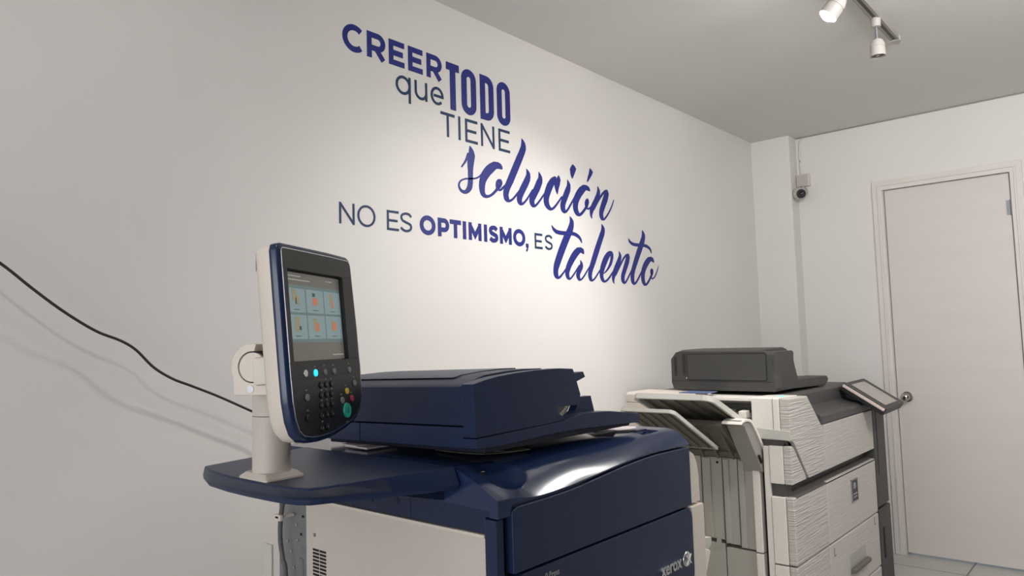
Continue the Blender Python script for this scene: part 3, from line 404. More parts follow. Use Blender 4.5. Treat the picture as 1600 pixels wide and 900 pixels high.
bm = bmesh.new(); add_box(bm, 1.500, 1.552, .938, .952, ZT, ZT+.0015, .0006); part('slot_flap', bm, 'navy', tcv)
# front doors
xs = [.953+.644*i/40 for i in range(41)]
top = [(x, seam(x)-.0035 - (.006*(1-sm(.953, .966, x)))) for x in xs][::-1]
fd = part('front_door', prism([(.953, .8695), (1.597, .8695)] + top, 1, YF1-.003, YF1+.02, .003, 3), 'navy', label='upper navy front door')
ld = part('front_door', prism([(p[0], p[1]) for p in rrect(.953, 1.597, .69, .8655, .028)], 1, YF1-.003, YF1+.02, .003, 3), 'navy', label='lower navy front door with raised silver logo')
# lettering on the lower door
def text_obj(name, s, size, ext, loc, mt, parent, root, bold=.0, sx=1.0):
    cu = bpy.data.curves.new(name, 'FONT'); cu.body = s; cu.size = size; cu.extrude = ext; cu.offset = bold; cu.bevel_depth = 0; cu.resolution_u = 6
    t = bpy.data.objects.new('t', cu); C.objects.link(t); bpy.context.view_layer.update()
    me = bpy.data.meshes.new_from_object(t.evaluated_get(bpy.context.evaluated_depsgraph_get())); bpy.data.objects.remove(t)
    me.transform(Matrix.Diagonal((sx, 1, 1, 1))); me.transform(Matrix.Rotation(PI/2, 4, 'X')); me.transform(Matrix.Translation(Vector(loc) - root.location))
    me.materials.clear(); me.materials.append(M[mt]); me.name = name
    o = bpy.data.objects.new(name, me); C.objects.link(o); o.parent = parent; return o
lt = text_obj('logo_lettering', 'xerox', .040, .0015, (1.438, YF1-.0045, .7415), 'silver', ld, P1, .0011, .93)
bm = bmesh.new(); ball(bm, (1.559, YF1-.003, .7525), .0175, 1, .35, 1)
part('logo_ball', bm, 'silver', ld, label='ball emblem after the word')
def xribbon(pts, s):
    b_ = bmesh.new(); stroke(b_, pts, s, YF1-.0098, YF1-.008); return b_
b_ = xribbon([(1.548, .763), (1.570, .742)], .0018); add = xribbon([(1.548, .742), (1.570, .763)], .0018)
me_ = bpy.data.meshes.new('t'); add.to_mesh(me_); b_.from_mesh(me_); add.free()
part('logo_cross', b_, 'white_plastic', ld)
text_obj('model_lettering', '0 Press', .016, .0003, (1.036, YF1-.0034, .8405), 'screen_off', ld, P1, 0, .9)
# paper drawers and casters below
for i, z in enumerate((.53, .37, .12)):
    h = .145 if i < 2 else .235
    dr = part('paper_drawer', box(XL+.02, XR-.004, YF1-.001, YF1+.04, z, z+h, .004), 'cream')
    part('drawer_handle', box(1.16, 1.36, YF1-.006, YF1+.002, z+h-.035, z+h-.015, .003), 'grey_plastic', dr)
for x in (1.0, 1.52):
    for y in (.97, 1.45):
        bm = bmesh.new(); cyl(bm, (x-.011, y, .027), (1, 0, 0), .027, .027, .022, 20, .003); add_box(bm, x-.016, x+.016, y-.012, y+.012, .03, .055)
        part('caster', bm, 'dark')
# cream right-hand covers
rc = part('right_cover', prism([(1.598, .999), (1.610, .995), (1.632, .984), (1.646, .962), (1.653, .930), (1.655, .868), (1.598, .868)], 1, .858, 1.47, .003), 'cream_warm', label='rounded cream upper right cover')
part('right_cover', prism([(1.598, .863), (1.648, .863), (1.661, .862), (1.661, .80), (1.657, .10), (1.598, .10)], 1, .852, 1.47, .003), 'cream_warm', label='cream lower right cover')
# exit tray on the right side
bm = bmesh.new()
add_prism(bm, [(1.655, .745), (1.73, .730), (1.752, .722), (1.700, .630), (1.655, .600)], 1, .885, .905, .003)
et = part('exit_tray', bm, 'white_plastic', label='pale grey exit tray on the right side')
part('tray_bed', prism([(1.655, .765), (1.80, .742), (1.80, .725), (1.765, .70), (1.70, .60), (1.655, .60)], 1, .906, 1.30, .003), 'tray_plastic', et)
for y in (.95, 1.02): part('tray_rib', prism([(1.66, .770), (1.79, .749), (1.79, .742), (1.66, .762)], 1, y, y+.006), 'tray_plastic', et)

# side shelf carrying the touch panel
TOPP = [(.660, 1.372), (.644, 1.318), (.637, 1.262), (.633, 1.205), (.632, 1.149), (.634, 1.085), (.638, 1.035), (.648, 1.004), (.668, .994), (.707, .990), (.78, .977), (.85, .9645), (.914, .953), (.914, 1.425), (.86, 1.412), (.76, 1.393)]
BOTP = [(.690, 1.440), (.664, 1.365), (.656, 1.280), (.655, 1.205), (.657, 1.149), (.660, 1.100), (.668, 1.066), (.680, 1.046), (.700, 1.036), (.730, 1.022), (.800, .983), (.860, .953), (.912, .940), (.916, 1.445), (.87, 1.445), (.77, 1.445)]
def loft(bm, rings, cap=True):
    R = [[bm.verts.new(p) for p in q] for q in rings]
    for A, B in zip(R, R[1:]):
        n = len(A)
        for j in range(n): bm.faces.new((A[j], A[(j+1) % n], B[(j+1) % n], B[j]))
    if cap: bm.faces.new(R[0]); bm.faces.new(R[-1][::-1])
cc = Vector((.78, 1.19))
def ins(Pn, k): return [(cc.x + (p[0]-cc.x)*(1-k), cc.y + (p[1]-cc.y)*(1-k)) for p in Pn]
bm = bmesh.new()
loft(bm, [[(p[0], p[1], z) for p in ins(Q, k)] for Q, k, z in ((TOPP, .012, 1.0500), (TOPP, .003, 1.0490), (TOPP, -.002, 1.0465), (BOTP, -.004, 1.022), (BOTP, 0, 1.016), (BOTP, .012, 1.0125), (BOTP, .06, 1.012))])
sh = part('side_shelf', bm, 'navy', ang=38, label='navy shelf jutting out to the left')
part('shelf_bracket', prism([(.80, 1.014), (XL, 1.014), (XL, .985)], 1, .985, 1.30, .002), 'navy_matte', sh)

# pedestal of the touch panel
PX, PY = .672, 1.152
ped = part('pedestal', (lambda b_: (loft(b_, [[(p[0], p[1], z) for p in rrect(PX-a, PX+a, PY-a2, PY+a2, rr)] for a, a2, rr, z in ((.037, .045, .005, 1.0495), (.037, .045, .005, 1.053), (.031, .037, .01, 1.0605))]), b_)[-1])(bmesh.new()), 'cream', label='cream post carrying the touch panel')
bm = bmesh.new(); loft(bm, [[(p[0], p[1], z) for p in rrect(PX-.031*k, PX+.031*k, PY-.031*k, PY+.031*k, .0285*k, 8)] for k, z in ((1.0, 1.058), (1.0, 1.154), (1.0, 1.1545))]); part('post', bm, 'cream', ped, ang=25)
bm = bmesh.new(); loft(bm, [[(p[0], p[1], z) for p in rrect(PX-.0305*k, PX+.0305*k, PY-.0305*k, PY+.0305*k, .028*k, 8)] for k, z in ((1.0, 1.1555), (1.0, 1.196), (.985, 1.1975))]); part('post_collar', bm, 'cream', ped, ang=25)
# panel frame of reference: a right, b up, c out of the face
al, th = rad(27.7), rad(4.5)
eh = Vector((math.cos(al), math.sin(al), 0)); nh = Vector((math.sin(al), -math.cos(al), 0))
upv = math.cos(th)*Vector((0, 0, 1)) - math.sin(th)*nh; nv = eh.cross(upv)
PC = Vector((.6684, 1.0167, 1.2725))
XF_UI = Matrix.Translation(PC) @ Matrix((eh, upv, nv)).transposed().to_4x4()
HC = Vector((.6235, 1.1055, 1.2405))   # hinge centre
XF_H = Matrix.Translation(HC) @ Matrix((nh, Vector((0, 0, 1)), nh.cross(Vector((0, 0, 1))))).transposed().to_4x4()
O_ = [(.038*math.cos(rad(t)), .038*math.sin(rad(t))) for t in range(75, 215, 10)]
I_ = [(.0255*math.cos(rad(t)), .0255*math.sin(rad(t))) for t in range(290, 75, -10)]
br_poly = [(.008, .037)] + O_[1:] + [(-.033, -.030), (-.033, -.045), (.036, -.045), (.036, -.030), (.026, -.024)] + I_[2:]
part('hinge_bracket', prism(br_poly, 2, -.022, .022, .0015), 'cream_warm', ped, XF_H)
bm = bmesh.new(); cyl(bm, (0, 0, -.0205), (0, 0, 1), .0236, .0236, .041, 48, .001); part('hinge_drum', bm, 'cream_warm', ped, XF_H)
bm = bmesh.new(); cyl(bm, (0, 0, -.015), (0, 0, 1), .0256, .0256, .030, 48); part('hinge_gap', bm, 'dark', ped, XF_H)
for s_ in (1, -1):
    bm = bmesh.new(); cyl(bm, (-.002, -.035, .0212*s_), (0, 0, s_), .0065, .006, .0022, 24); part('hinge_screw', bm, 'silver', ped, XF_H)

# touch panel
F_ = [(-.0752, .1475), (-.0753, .0825), (-.0750, .02), (-.0748, -.04), (-.0738, -.083), (-.0695, -.1115), (-.0615, -.129), (-.048, -.1385), (-.0250, -.1428), (-.0026, -.1442), (.026, -.1438), (.0542, -.1415), (.085, -.1365), (.112, -.1305), (.1330, -.1230), (.1480, -.1110), (.1568, -.0950), (.1600, -.0760), (.1612, -.03), (.1600, .03), (.1575, .09), (.1545, .1440), (.1520, .1500), (.146, .1525), (.08, .1535), (.0, .1530), (-.068, .1525), (-.0735, .1515)]
def offs(P, d):
    n = len(P); out = []
    for i in range(n):
        a, b_ = Vector(P[(i-2) % n]), Vector(P[(i+2) % n]); t = (b_-a).normalized(); out.append((P[i][0] - t.y*-d*-1*-1 if 0 else P[i][0] - t.y*d, P[i][1] + t.x*d))
    return out
def ring3(P, c): return [(p[0], p[1], c) for p in P]
OUT = -1
def area2(P): return sum(a[0]*b_[1]-b_[0]*a[1] for a, b_ in zip(P, P[1:]+P[:1]))/2
sgn = -1 if area2(F_) > 0 else 1
off = lambda d: offs(F_, d*sgn)
cp = part('control_panel', (lambda b_: (loft(b_, [ring3(off(.0080), -.016), ring3(off(.0085), -.026), ring3(off(.0055), -.038), ring3(off(-.004), -.047), ring3(off(-.03), -.052)]), b_)[-1])(bmesh.new()), 'cream_warm', None, XF_UI, 'upright control panel with cream back shell, blue rim and black face', 60)
bm = bmesh.new(); loft(bm, [ring3(off(.0006), -.0005), ring3(off(.0065), -.0020), ring3(off(.0088), -.0060), ring3(off(.0090), -.0155), ring3(off(.0082), -.0165), ring3(off(.0006), -.0165), ring3(off(.0006), -.0005)], False); part('rim', bm, 'navy_gloss', cp, XF_UI, ang=50)
bm = bmesh.new(); loft(bm, [ring3(off(.0012), -.0006), ring3(off(.0012), .0002), ring3(off(-.0006), .0002), ring3(off(-.0006), -.0006), ring3(off(.0012), -.0006)], False); part('trim_line', bm, 'silver', cp, XF_UI)
bm = bmesh.new(); loft(bm, [ring3(off(0), -.0095), ring3(off(0), -.0088)]); part('face_back', bm, 'black_face', cp, XF_UI)
SX0, SX1, SY0, SY1 = -.062, .1188, -.0233, .118
fi = off(-.0003)
top_pts = [p for p in fi if p[1] > .13]
bm = bmesh.new()
add_prism(bm, [(-.0748, SY1+.003), (.1558, SY1+.003)] + [p for p in fi[21:] ] , 2, -.009, .0008, .0006)
part('bezel', bm, 'charcoal', cp, XF_UI, 'grey-black top bezel strip')
bm = bmesh.new()
add_prism(bm, [(-.0749, SY0-.001), (SX0-.001, SY0-.001), (SX0-.001, SY1+.003), (-.0749, SY1+.003)], 2, -.009, .0002); part('bezel', bm, 'black_plastic', cp, XF_UI); bm = bmesh.new()
add_prism(bm, [(SX1+.0015, SY0-.001), (.1598, SY0-.001), (.1603, .03), (.1572, .09), (.1556, SY1+.003), (SX1+.0015, SY1+.003)], 2, -.009, .0004)
part('bezel', bm, 'black_plastic', cp, XF_UI)
lowp = [(-.0748, -.0248), (-.0745, -.04)] + fi[4:18] + [(.1608, -.03), (.1608, -.0248)]
part('key_field', prism(lowp, 2, -.009, .0002), 'black_face', cp, XF_UI)
part('key_band', prism([(-.0745, -.0248), (-.0738, -.0520), (.1600, -.0520), (.1606, -.034), (.1500, -.0248)], 2, 0, .0012, .0004), 'charcoal', cp, XF_UI)
scr = part('screen', box(SX0, SX1, SY0, SY1, -.0088, -.0070), 'screen_off', cp, XF_UI, 'lit touch screen with six tiles')
zc = -.0069
part('screen_graphics', box(SX0+.001, SX1-.001, .006, .098, -.0071, zc), 'screen_band', cp, XF_UI)
for r_ in range(2):
    for c_ in range(3):
        a0 = -.0590 + c_*.0595; b1 = .0925 - r_*.0425
        part('menu_tile', box(a0, a0+.0555, b1-.0385, b1, zc, zc+.0003), 'tile_ui', cp, XF_UI)
        ic = [(('icon_cream', -.004, .006, .006, .009), ('ui_dark', .003, -.003, .004, .005), ('icon_cream', .006, -.002, .004, .007)), (('icon_orange', .002, -.002, .008, .006), ('ui_dark', -.002, .009, .004, .003)), (('icon_cream', -.001, .002, .006, .012), ('icon_orange', .004, -.005, .002, .006)),
              (('icon_cream', 0, .002, .007, .011), ('ui_dark', .008, -.004, .003, .003)), (('icon_cream', -.003, .003, .006, .010), ('icon_orange', .003, -.002, .006, .007)), (('icon_cream', -.003, .002, .004, .009), ('icon_orange', .003, .0, .007, .007))][r_*3+c_]
        for i, (mt, dx, dy, hx, hy) in enumerate(ic):
            part('tile_icon', box(a0+.026+dx-hx, a0+.026+dx+hx, b1-.017+dy-hy, b1-.017+dy+hy, zc+.0003, zc+.0006+.0002*i), mt, cp, XF_UI)
        part('tile_caption', box(a0+.019, a0+.036, b1-.0345, b1-.0333, zc+.0003, zc+.0005), 'ui_dark', cp, XF_UI)
for (a0, a1, b0) in ((-.059, -.012, .1115), (-.058, .016, .1055), (.070, .073, .1095), (.076, .092, .1095), (.076, .116, -.0165)):
    part('screen_text_line', box(a0, a1, b0, b0+.0018, zc-.0001, zc+.0001), 'ui_text', cp, XF_UI)
def key(a, b_, r, mt, h=.0026, ry=None):
    k = bmesh.new(); cyl(k, (0, 0, .0004), (0, 0, 1), r, r*.93, h, 24, .0004)
    bmesh.ops.scale(k, vec=(1, (ry or r)/r, 1), verts=k.verts); bmesh.ops.translate(k, vec=(a, b_, 0), verts=k.verts)
    return part('key', k, mt, cp, XF_UI)
for a, b_, mt, r in ((-.035, -.0431, 'silver', .0062), (-.0033, -.0440, 'key_lit', .0060), (.0282, -.0440, 'key_grey', .0052), (.0593, -.0440, 'key_grey', .0052), (.1156, -.0440, 'key_grey', .0052), (.1323, -.0684, 'key_grey', .0052), (-.0345, -.0807, 'key_grey', .0055), (-.0367, -.1127, 'key_black', .0055), (.1005, -.0805, 'key_yellow', .0056), (.1167, -.0946, 'key_red', .0060), (.0808, -.095, 'key_grey', .0058)):
    key(a, b_, r, mt)
key(.0945, -.1133, .0132, 'key_green', .0032)
for r_ in range(5):
    for c_ in range(3):
        if r_ == 4 and c_ == 2: continue
        key(.0127+.0176*c_-.0017*r_, -.0645-.0163*r_-(.003 if r_ == 4 else 0), .0056, 'key_black', .0022)
for a, b_ in ((-.004, -.0335), (.0265, -.0335), (.0575, -.0335), (.114, -.0335), (.132, -.058), (-.0345, -.0695), (-.0345, -.101), (.0975, -.0708), (.1165, -.084), (.080, -.0845), (.0945, -.1325), (.0300, -.0560), (.0475, -.0560), (.0130, -.0725), (.0300, -.0725), (.0475, -.0725), (.0115, -.0888), (.029, -.0888), (.0465, -.0888), (.0085, -.1225)):
    part('key_mark', box(a-.0026, a+.0026, b_-.0011, b_+.0011, .0002, .0014 if b_ > -.05 else .0006), 'key_grey', cp, XF_UI)
bm = bmesh.new()
for r_ in range(5):
    for c_ in range(3):
        if r_ == 4 and c_ == 2: continue
        a, b_ = .0127+.0176*c_-.0017*r_, -.0645-.0163*r_-(.003 if r_ == 4 else 0); add_box(bm, a-.0008, a+.0008, b_-.0018, b_+.0018, .0024, .0029)
part('key_digits', bm, 'key_grey', cp, XF_UI)
bm = bmesh.new(); stroke(bm, [(p[0]+.0945, p[1]-.1133) for p in arc(0, 0, .0034, .0048, 0, 360, 20)[:-1]], .0008, 0, 1, True)
bmesh.ops.transform(bm, matrix=Matrix(((1, 0, 0, 0), (0, 0, 1, 0), (0, .0005, 0, .0034), (0, 0, 0, 1))), verts=bm.verts); part('start_mark', bm, 'key_black', cp, XF_UI)
# neck joining panel and hinge
bm = bmesh.new(); add_box(bm, -.048, .012, -.055, -.010, -.085, -.040, .006); part('panel_neck', bm, 'cream_warm', cp, XF_UI)

# document feeder, resting slightly open on papers
XF_AD = Matrix.Translation((0, .923, 1.08)) @ Matrix.Rotation(rad(-1.35), 4, 'X') @ Matrix.Translation((0, -.923, -1.08))
TOPC = [(.941, 1.1945), (.972, 1.2005), (1.008, 1.2055), (1.065, 1.2095), (1.122, 1.2115), (1.197, 1.2118), (1.244, 1.2085)]
FRONT = [(.9415, 1.098)] + TOPC + [(1.258, 1.175), (1.2665, 1.153), (1.256, 1.1315), (1.184, 1.1335), (1.1855, 1.1215), (1.212, 1.1055), (1.183, 1.1030)]
ad = part('document_feeder', prism(FRONT, 1, .923, .9545, .0015), 'navy', None, XF_AD, 'navy document feeder lid propped slightly open')
UPC = [(.9445, 1.1185), (.9445, 1.190), (.955, 1.1955), (1.008, 1.2085), (1.065, 1.2130), (1.122, 1.2145), (1.18, 1.2135), (1.215, 1.200), (1.222, 1.16), (1.19, 1.140), (1.15, 1.1185)]
part('feeder_cover', prism(UPC, 1, .9575, 1.43, .002), 'navy_matte', ad, XF_AD)
part('cover_flap', prism([(.985, 1.2055), (1.008, 1.2100), (1.065, 1.2145), (1.122, 1.2165), (1.17, 1.2160), (1.17, 1.2130), (1.0, 1.2045)], 1, 1.02, 1.40, .0008), 'navy', ad, XF_AD)
part('feeder_side', prism([(.9445, 1.078), (.9445, 1.1160), (1.20, 1.1160), (1.20, 1.078)], 1, .9575, 1.267, .0012), 'navy', ad, XF_AD)
part('feeder_side', prism([(.9445, 1.078), (.9445, 1.1160), (1.20, 1.1160), (1.20, 1.078)], 1, 1.269, 1.43, .0012), 'navy', ad, XF_AD)
LIP = [(.9415, 1.0785), (.9415, 1.0965), (1.183, 1.1025), (1.277, 1.1125), (1.37, 1.1085), (1.493, 1.0915), (1.494, 1.0710), (1.40, 1.0755), (1.338, 1.0775), (1.243, 1.0810), (1.180, 1.0815), (1.115, 1.0800), (1.05, 1.0775), (1.003, 1.0765)]
part('lid_edge', prism(LIP, 1, .921, .955, .0015), 'navy', ad, XF_AD)
part('lid', prism([(.975, 1.066), (.975, 1.095), (1.47, 1.088), (1.47, 1.066)], 1, .934, 1.42, .003), 'navy_deep', ad, XF_AD)
part('output_tray', (lambda b_: (add_prism(b_, [(1.20, 1.080), (1.20, 1.098), (1.49, 1.086), (1.49, 1.072)], 1, .955, 1.40, .002), add_prism(b_, [(1.285, 1.098), (1.285, 1.1115), (1.40, 1.1035), (1.49, 1.090), (1.49, 1.085)], 1, 1.375, 1.40, .001), add_prism(b_, [(1.478, 1.08), (1.478, 1.092), (1.492, 1.0905), (1.492, 1.08)], 1, .955, 1.39, .001), b_)[-1])(bmesh.new()), 'navy', ad, XF_AD)
part('input_tray', prism([(1.20, 1.172), (1.20, 1.190), (1.345, 1.1985), (1.352, 1.186), (1.305, 1.174)], 1, .970, 1.35, .001), 'navy', ad, XF_AD)
part('paper_gate', prism([(1.20, 1.148), (1.20, 1.170), (1.318, 1.170), (1.330, 1.146)], 1, .985, 1.33, .001), 'navy_matte', ad, XF_AD)
GU = [(1.322, 1.1430), (1.362, 1.1430), (1.374, 1.1035), (1.255, 1.0960), (1.270, 1.1000), (1.300, 1.115)]
part('exit_guide', prism(GU, 1, .965, .985, .0008), 'navy', ad, XF_AD)
part('exit_guide', prism([(1.255, 1.094), (1.275, 1.098), (1.305, 1.114), (1.330, 1.142), (1.318, 1.142), (1.292, 1.118), (1.265, 1.104)], 1, .99, 1.33, .0006), 'tray_plastic', ad, XF_AD)  # inner guide, its pale colour stands for light showing through the notch

# papers trapped under the feeder lid
def paper(label, pts, z, mt, curl=0, th=.0006, group=None, name='paper'):
    bm = bmesh.new(); 
    add_prism(bm, pts, 2, z, z+th)
    if curl:
        bmesh.ops.subdivide_edges(bm, edges=bm.edges, cuts=6, use_grid_fill=True)
        for v in bm.verts: v.co.z += curl*max(0, (1.06-v.co.y))*4*math.sin((v.co.x-.95)*30)**2*.1
    o = finish(name, bm, mt); tag(o, label, 'paper'); return o
ZP = 1.0505
paper('small white-pink pile of slips poking out under the left side of the navy lid', [(.958, 1.262), (.962, 1.345), (1.04, 1.345), (1.04, 1.262)], ZP, 'paper', 0, .0035, name='paper_slips')
paper('loose white slip lying on top of the pile under the navy lid', [(.952, 1.290), (.956, 1.350), (1.03, 1.352), (1.03, 1.285)], ZP+.0048, 'paper', 0, .0016)
bm = bmesh.new()
def sheet(bm, p0, p1, p2, p3, n=8, z0=ZP+.0004, cu=.006, ph=0):
    V = []
    for i in range(n+1):
        row = []
        for j in range(n+1):
            s_, t_ = i/n, j/n
            x = (p0[0]*(1-s_)+p1[0]*s_)*(1-t_) + (p3[0]*(1-s_)+p2[0]*s_)*t_; y = (p0[1]*(1-s_)+p1[1]*s_)*(1-t_) + (p3[1]*(1-s_)+p2[1]*s_)*t_
            row.append((x, y, z0 + cu*(s_**2)*(1-t_)**2 + ph*math.sin(t_*3)*.001))
        V.append(row)
    T = [[bm.verts.new(p) for p in r_] for r_ in V]; B = [[bm.verts.new((p[0], p[1], p[2]-.0004)) for p in r_] for r_ in V]
    for i in range(n):
        for j in range(n):
            bm.faces.new((T[i][j], T[i+1][j], T[i+1][j+1], T[i][j+1])); bm.faces.new((B[i][j], B[i][j+1], B[i+1][j+1], B[i+1][j]))
    for i in range(n):
        bm.faces.new((T[i][0], B[i][0], B[i+1][0], T[i+1][0])); bm.faces.new((T[i][n], T[i+1][n], B[i+1][n], B[i][n]))
        bm.faces.new((T[0][i], T[0][i+1], B[0][i+1], B[0][i])); bm.faces.new((T[n][i], B[n][i], B[n][i+1], T[n][i+1]))
sheet(bm, (1.03, 1.13), (1.012, .975), (1.12, .965), (1.16, 1.12), cu=.006)
tag(finish('paper', bm, 'paper_old'), 'yellowed sheet with a curled corner under the front left corner of the navy lid', 'paper')
bm = bmesh.new(); sheet(bm, (1.05, 1.10), (1.040, .955), (1.13, .955), (1.18, 1.10), z0=ZP+.0018, cu=.008)
tag(finish('paper', bm, 'paper_old'), 'upper yellowed sheet lying across the curled one under the navy lid', 'paper')
bm = bmesh.new(); sheet(bm, (1.40, .985), (1.43, .955), (1.50, .990), (1.45, 1.05), z0=ZP+.001, cu=.003)
tag(finish('paper', bm, 'paper'), 'white slip sticking out under the middle of the navy output tray', 'paper')
bm = bmesh.new(); sheet(bm, (1.47, .97), (1.512, .942), (1.56, .975), (1.51, 1.06), z0=ZP+.001, cu=.004)
tag(finish('paper', bm, 'paper'), 'white sheet corner showing under the right end of the navy output tray', 'paper')

# ------------------------------------------------------------------ white and charcoal copier at the far end
P2 = thing('photocopier', 'white office copier with ribbed doors, charcoal scanner top and two open trays by the door', 'photocopier', (3.2, 1.35, 0))
def p2(name, bm, mt, parent=None, xf=None, label=None, ang=32): return part(name, bm, mt, parent, xf, label, ang, root=P2)
GX, GY = 2.634, 1.0
bm = bmesh.new(); add_box(bm, 2.70, 3.65, 1.06, 1.69, .06, .90); add_box(bm, 2.70, 2.83, 1.14, 1.68, .9, 1.02)
p2('body', bm, 'white_plastic')
# right-hand charcoal column and its lower part
bm = bmesh.new(); add_box(bm, 3.655, 3.84, 1.0, 1.68, .455, .985, .005); p2('right_cover', bm, 'charcoal', label='charcoal right side column')
lc = p2('right_cover', box(3.655, 3.845, .998, 1.68, .06, .447, .005), 'charcoal', label='lower charcoal side column')
p2('grip_slot', box(3.70, 3.725, .996, 1.0, .22, .36, .001), 'dark', lc)
p2('groove', box(3.700, 3.703, .9985, 1.001, .60, .90), 'dark')
# main doors
def groove_back(): 
    bm = bmesh.new(); add_box(bm, 2.66, 3.65, 1.045, 1.055, .66, .76); add_prism(bm, [(1.0, .680), (1.045, .690), (1.045, .675), (1.0, .675)], 0, 2.66, 3.65)
    return bm
p2('grip_channel', groove_back(), 'channel', label='grey horizontal grip channel')
p2('upper_door', box(2.984, 3.648, GY, GY+.03, .727, .905, .004), 'ribbed_soft', label='ribbed upper front panel')
# left upper corner block (relay unit) with the diagonal swoop
UP = [(GX, 1.035), (2.824, 1.031), (2.966, .905), (2.981, .905), (2.981, .727), (2.93, .727), (2.798, .727), (2.784, .742), (2.668, .872), (2.640, .883), (GX, .883)]
ub = p2('corner_cover', prism(UP, 1, GY, GY+.035, .004), 'ribbed', label='ribbed upper left front panel with a slanted cut')
UB = [(GX-.002, .890), (GX-.002, 1.034), (GX+.004, 1.037), (2.824, 1.033), (2.824, .99), (2.72, .99), (2.72, .883), (2.64, .883)]
p2('corner_block', prism(UB, 1, 1.036, 1.140, .004), 'white_plastic', ub, label='smooth white side of the corner unit')
p2('seam', box(GX-.003, GX+.002, 1.058, 1.0592, .89, 1.034), 'tray_dark', ub)
p2('sensor_light', box(2.70, 2.735, 1.05, 1.066, 1.036, 1.0378, .0005), 'led_cyan', ub, label='small glowing cyan strip')
bm = bmesh.new(); add_prism(bm, [(GX+.0, .883), (GX+.015, .868), (2.69, .852), (2.80, .727), (2.72, .727), (2.70, .86)], 1, 1.014, 1.03); add_box(bm, GX+.012, 2.70, 1.03, 1.12, .862, .886)
p2('handle_recess', bm, 'channel', ub)
p2('handle_band', prism([(1.0, .884), (1.0, .918), (1.13, .926), (1.13, .889)], 0, GX-.004, GX+.002, .001), 'tray_plastic', ub)
LP = [(GX, .7265), (GX, .862), (2.650, .864), (2.664, .857), (2.770, .742), (2.778, .7265)]
lb = p2('corner_cover', prism(LP, 1, GY+.002, GY+.03, .003), 'ribbed', label='lower piece of the slanted corner panel')
p2('corner_block', prism([(GX-.001, .7265), (GX-.001, .8625), (2.70, .8625), (2.70, .7265)], 1, GY+.031, 1.082, .003), 'white_plastic', lb)
# doors below the channel
def rdoor(name, x0, x1, z0, z1, label):
    o = p2(name, box(x0, x1, GY, GY+.03, z0, z1, .005, 3), 'ribbed' if x0 < 2.9 else 'ribbed_soft', label=label); return o
rdoor('front_door', GX+.002, 2.978, .441, .680, 'ribbed left lower front door')
md = rdoor('front_door', 2.984, 3.648, .441, .683, 'ribbed main front door with a metal badge')
d1 = rdoor('paper_drawer', 2.984, 3.648, .202, .436, 'top paper drawer'); rdoor('paper_drawer', 2.984, 3.648, .065, .197, 'bottom paper drawer')
rdoor('front_door', GX+.002, 2.978, .065, .436, 'ribbed bottom left front door')
p2('door_side', box(GX-.001, 2.70, GY+.031, 1.082, .441, .680, .003), 'white_plastic'); p2('door_side', box(GX-.001, 2.70, GY+.031, 1.082, .065, .436, .003), 'white_plastic')
p2('channel_side', box(GX+.012, 2.70, GY+.031, 1.082, .683, .7235), 'channel')
# badge: bright bordered plate with globe relief and text bars
bm = bmesh.new(); add_box(bm, 3.277, 3.363, GY-.002, GY+.001, .548, .642, .001); bg = p2('badge', bm, 'charcoal', md, label='dark metal badge with globe emblem')
bm = bmesh.new(); ball(bm, (3.320, GY-.002, .612), .018, 1, .2, .85); p2('badge_globe', bm, 'silver', bg)
for i, z in enumerate((.613, .619, .606, .600)):
    p2('badge_globe_line', box(3.304+.003*(i % 3), 3.336-.003*(i % 3), GY-.0062, GY-.0052, z, z+.0012), 'charcoal', bg)
bm = bmesh.new(); [add_box(bm, a, b_, GY-.0035, GY-.001, c_, d_) for a, b_, c_, d_ in ((3.277, 3.363, .639, .642), (3.277, 3.280, .548, .642), (3.360, 3.363, .548, .642), (3.277, 3.363, .548, .551), (3.292, 3.348, .578, .583), (3.295, 3.345, .566, .570))]
p2('badge_frame', bm, 'silver', bg)
# drawer handle cup
bm = bmesh.new(); add_prism(bm, rrect(3.205, 3.425, .270, .350, .01), 1, GY-.002, GY+.004, .001); hp = p2('handle_cup', bm, 'panel_plastic', d1)
p2('drawer_handle', prism([(GY-.002, .272), (GY-.022, .276), (GY-.024, .292), (GY-.010, .296), (GY-.002, .292)], 0, 3.205, 3.425, .003), 'tray_dark', d1, label='grey pull handle')
for (x, z) in ((3.035, .408), (3.59, .418)):
    bm = bmesh.new(); add_box(bm, x-.012, x-.006, GY-.0006, GY+.002, z-.018, z+.012); add_box(bm, x-.012, x+.010, GY-.0006, GY+.002, z-.022, z-.018); p2('size_mark', bm, 'tray_dark', d1)
# left side: column, gap and vertical panels of the finisher
p2('side_column', box(GX+.002, 2.70, 1.083, 1.105, .06, .86, .002), 'white_plastic')
p2('side_gap', box(GX+.03, 2.70, 1.105, 1.122, .06, .95), 'dark', label='dark vertical gap in the side')
fs = p2('finisher_side', box(GX+.004, 2.70, 1.124, 1.152, .468, .80, .003), 'white_plastic'); p2('finisher_side', box(GX+.004, 2.70, 1.124, 1.152, .06, .463, .003), 'white_plastic')
zt = .80
for i, (y0, y1, z0) in enumerate(((1.156, 1.214, .470), (1.217, 1.275, .478), (1.279, 1.362, .490), (1.366, 1.50, .50), (1.504, 1.66, .50))):
    v = p2('side_panel', box(GX+.018, 2.70, y0, y1, z0, zt, .002), 'panel_plastic')
    p2('panel_step', box(GX+.012, GX+.02, y0+(y1-y0)*.55, y1-.004, z0+.004, zt-.004, .002), 'panel_plastic', v)
bm = bmesh.new(); add_box(bm, GX+.018, 2.70, 1.156, 1.275, .06, .464, .002); p2('side_panel', bm, 'panel_plastic', label='wide lower side panel')
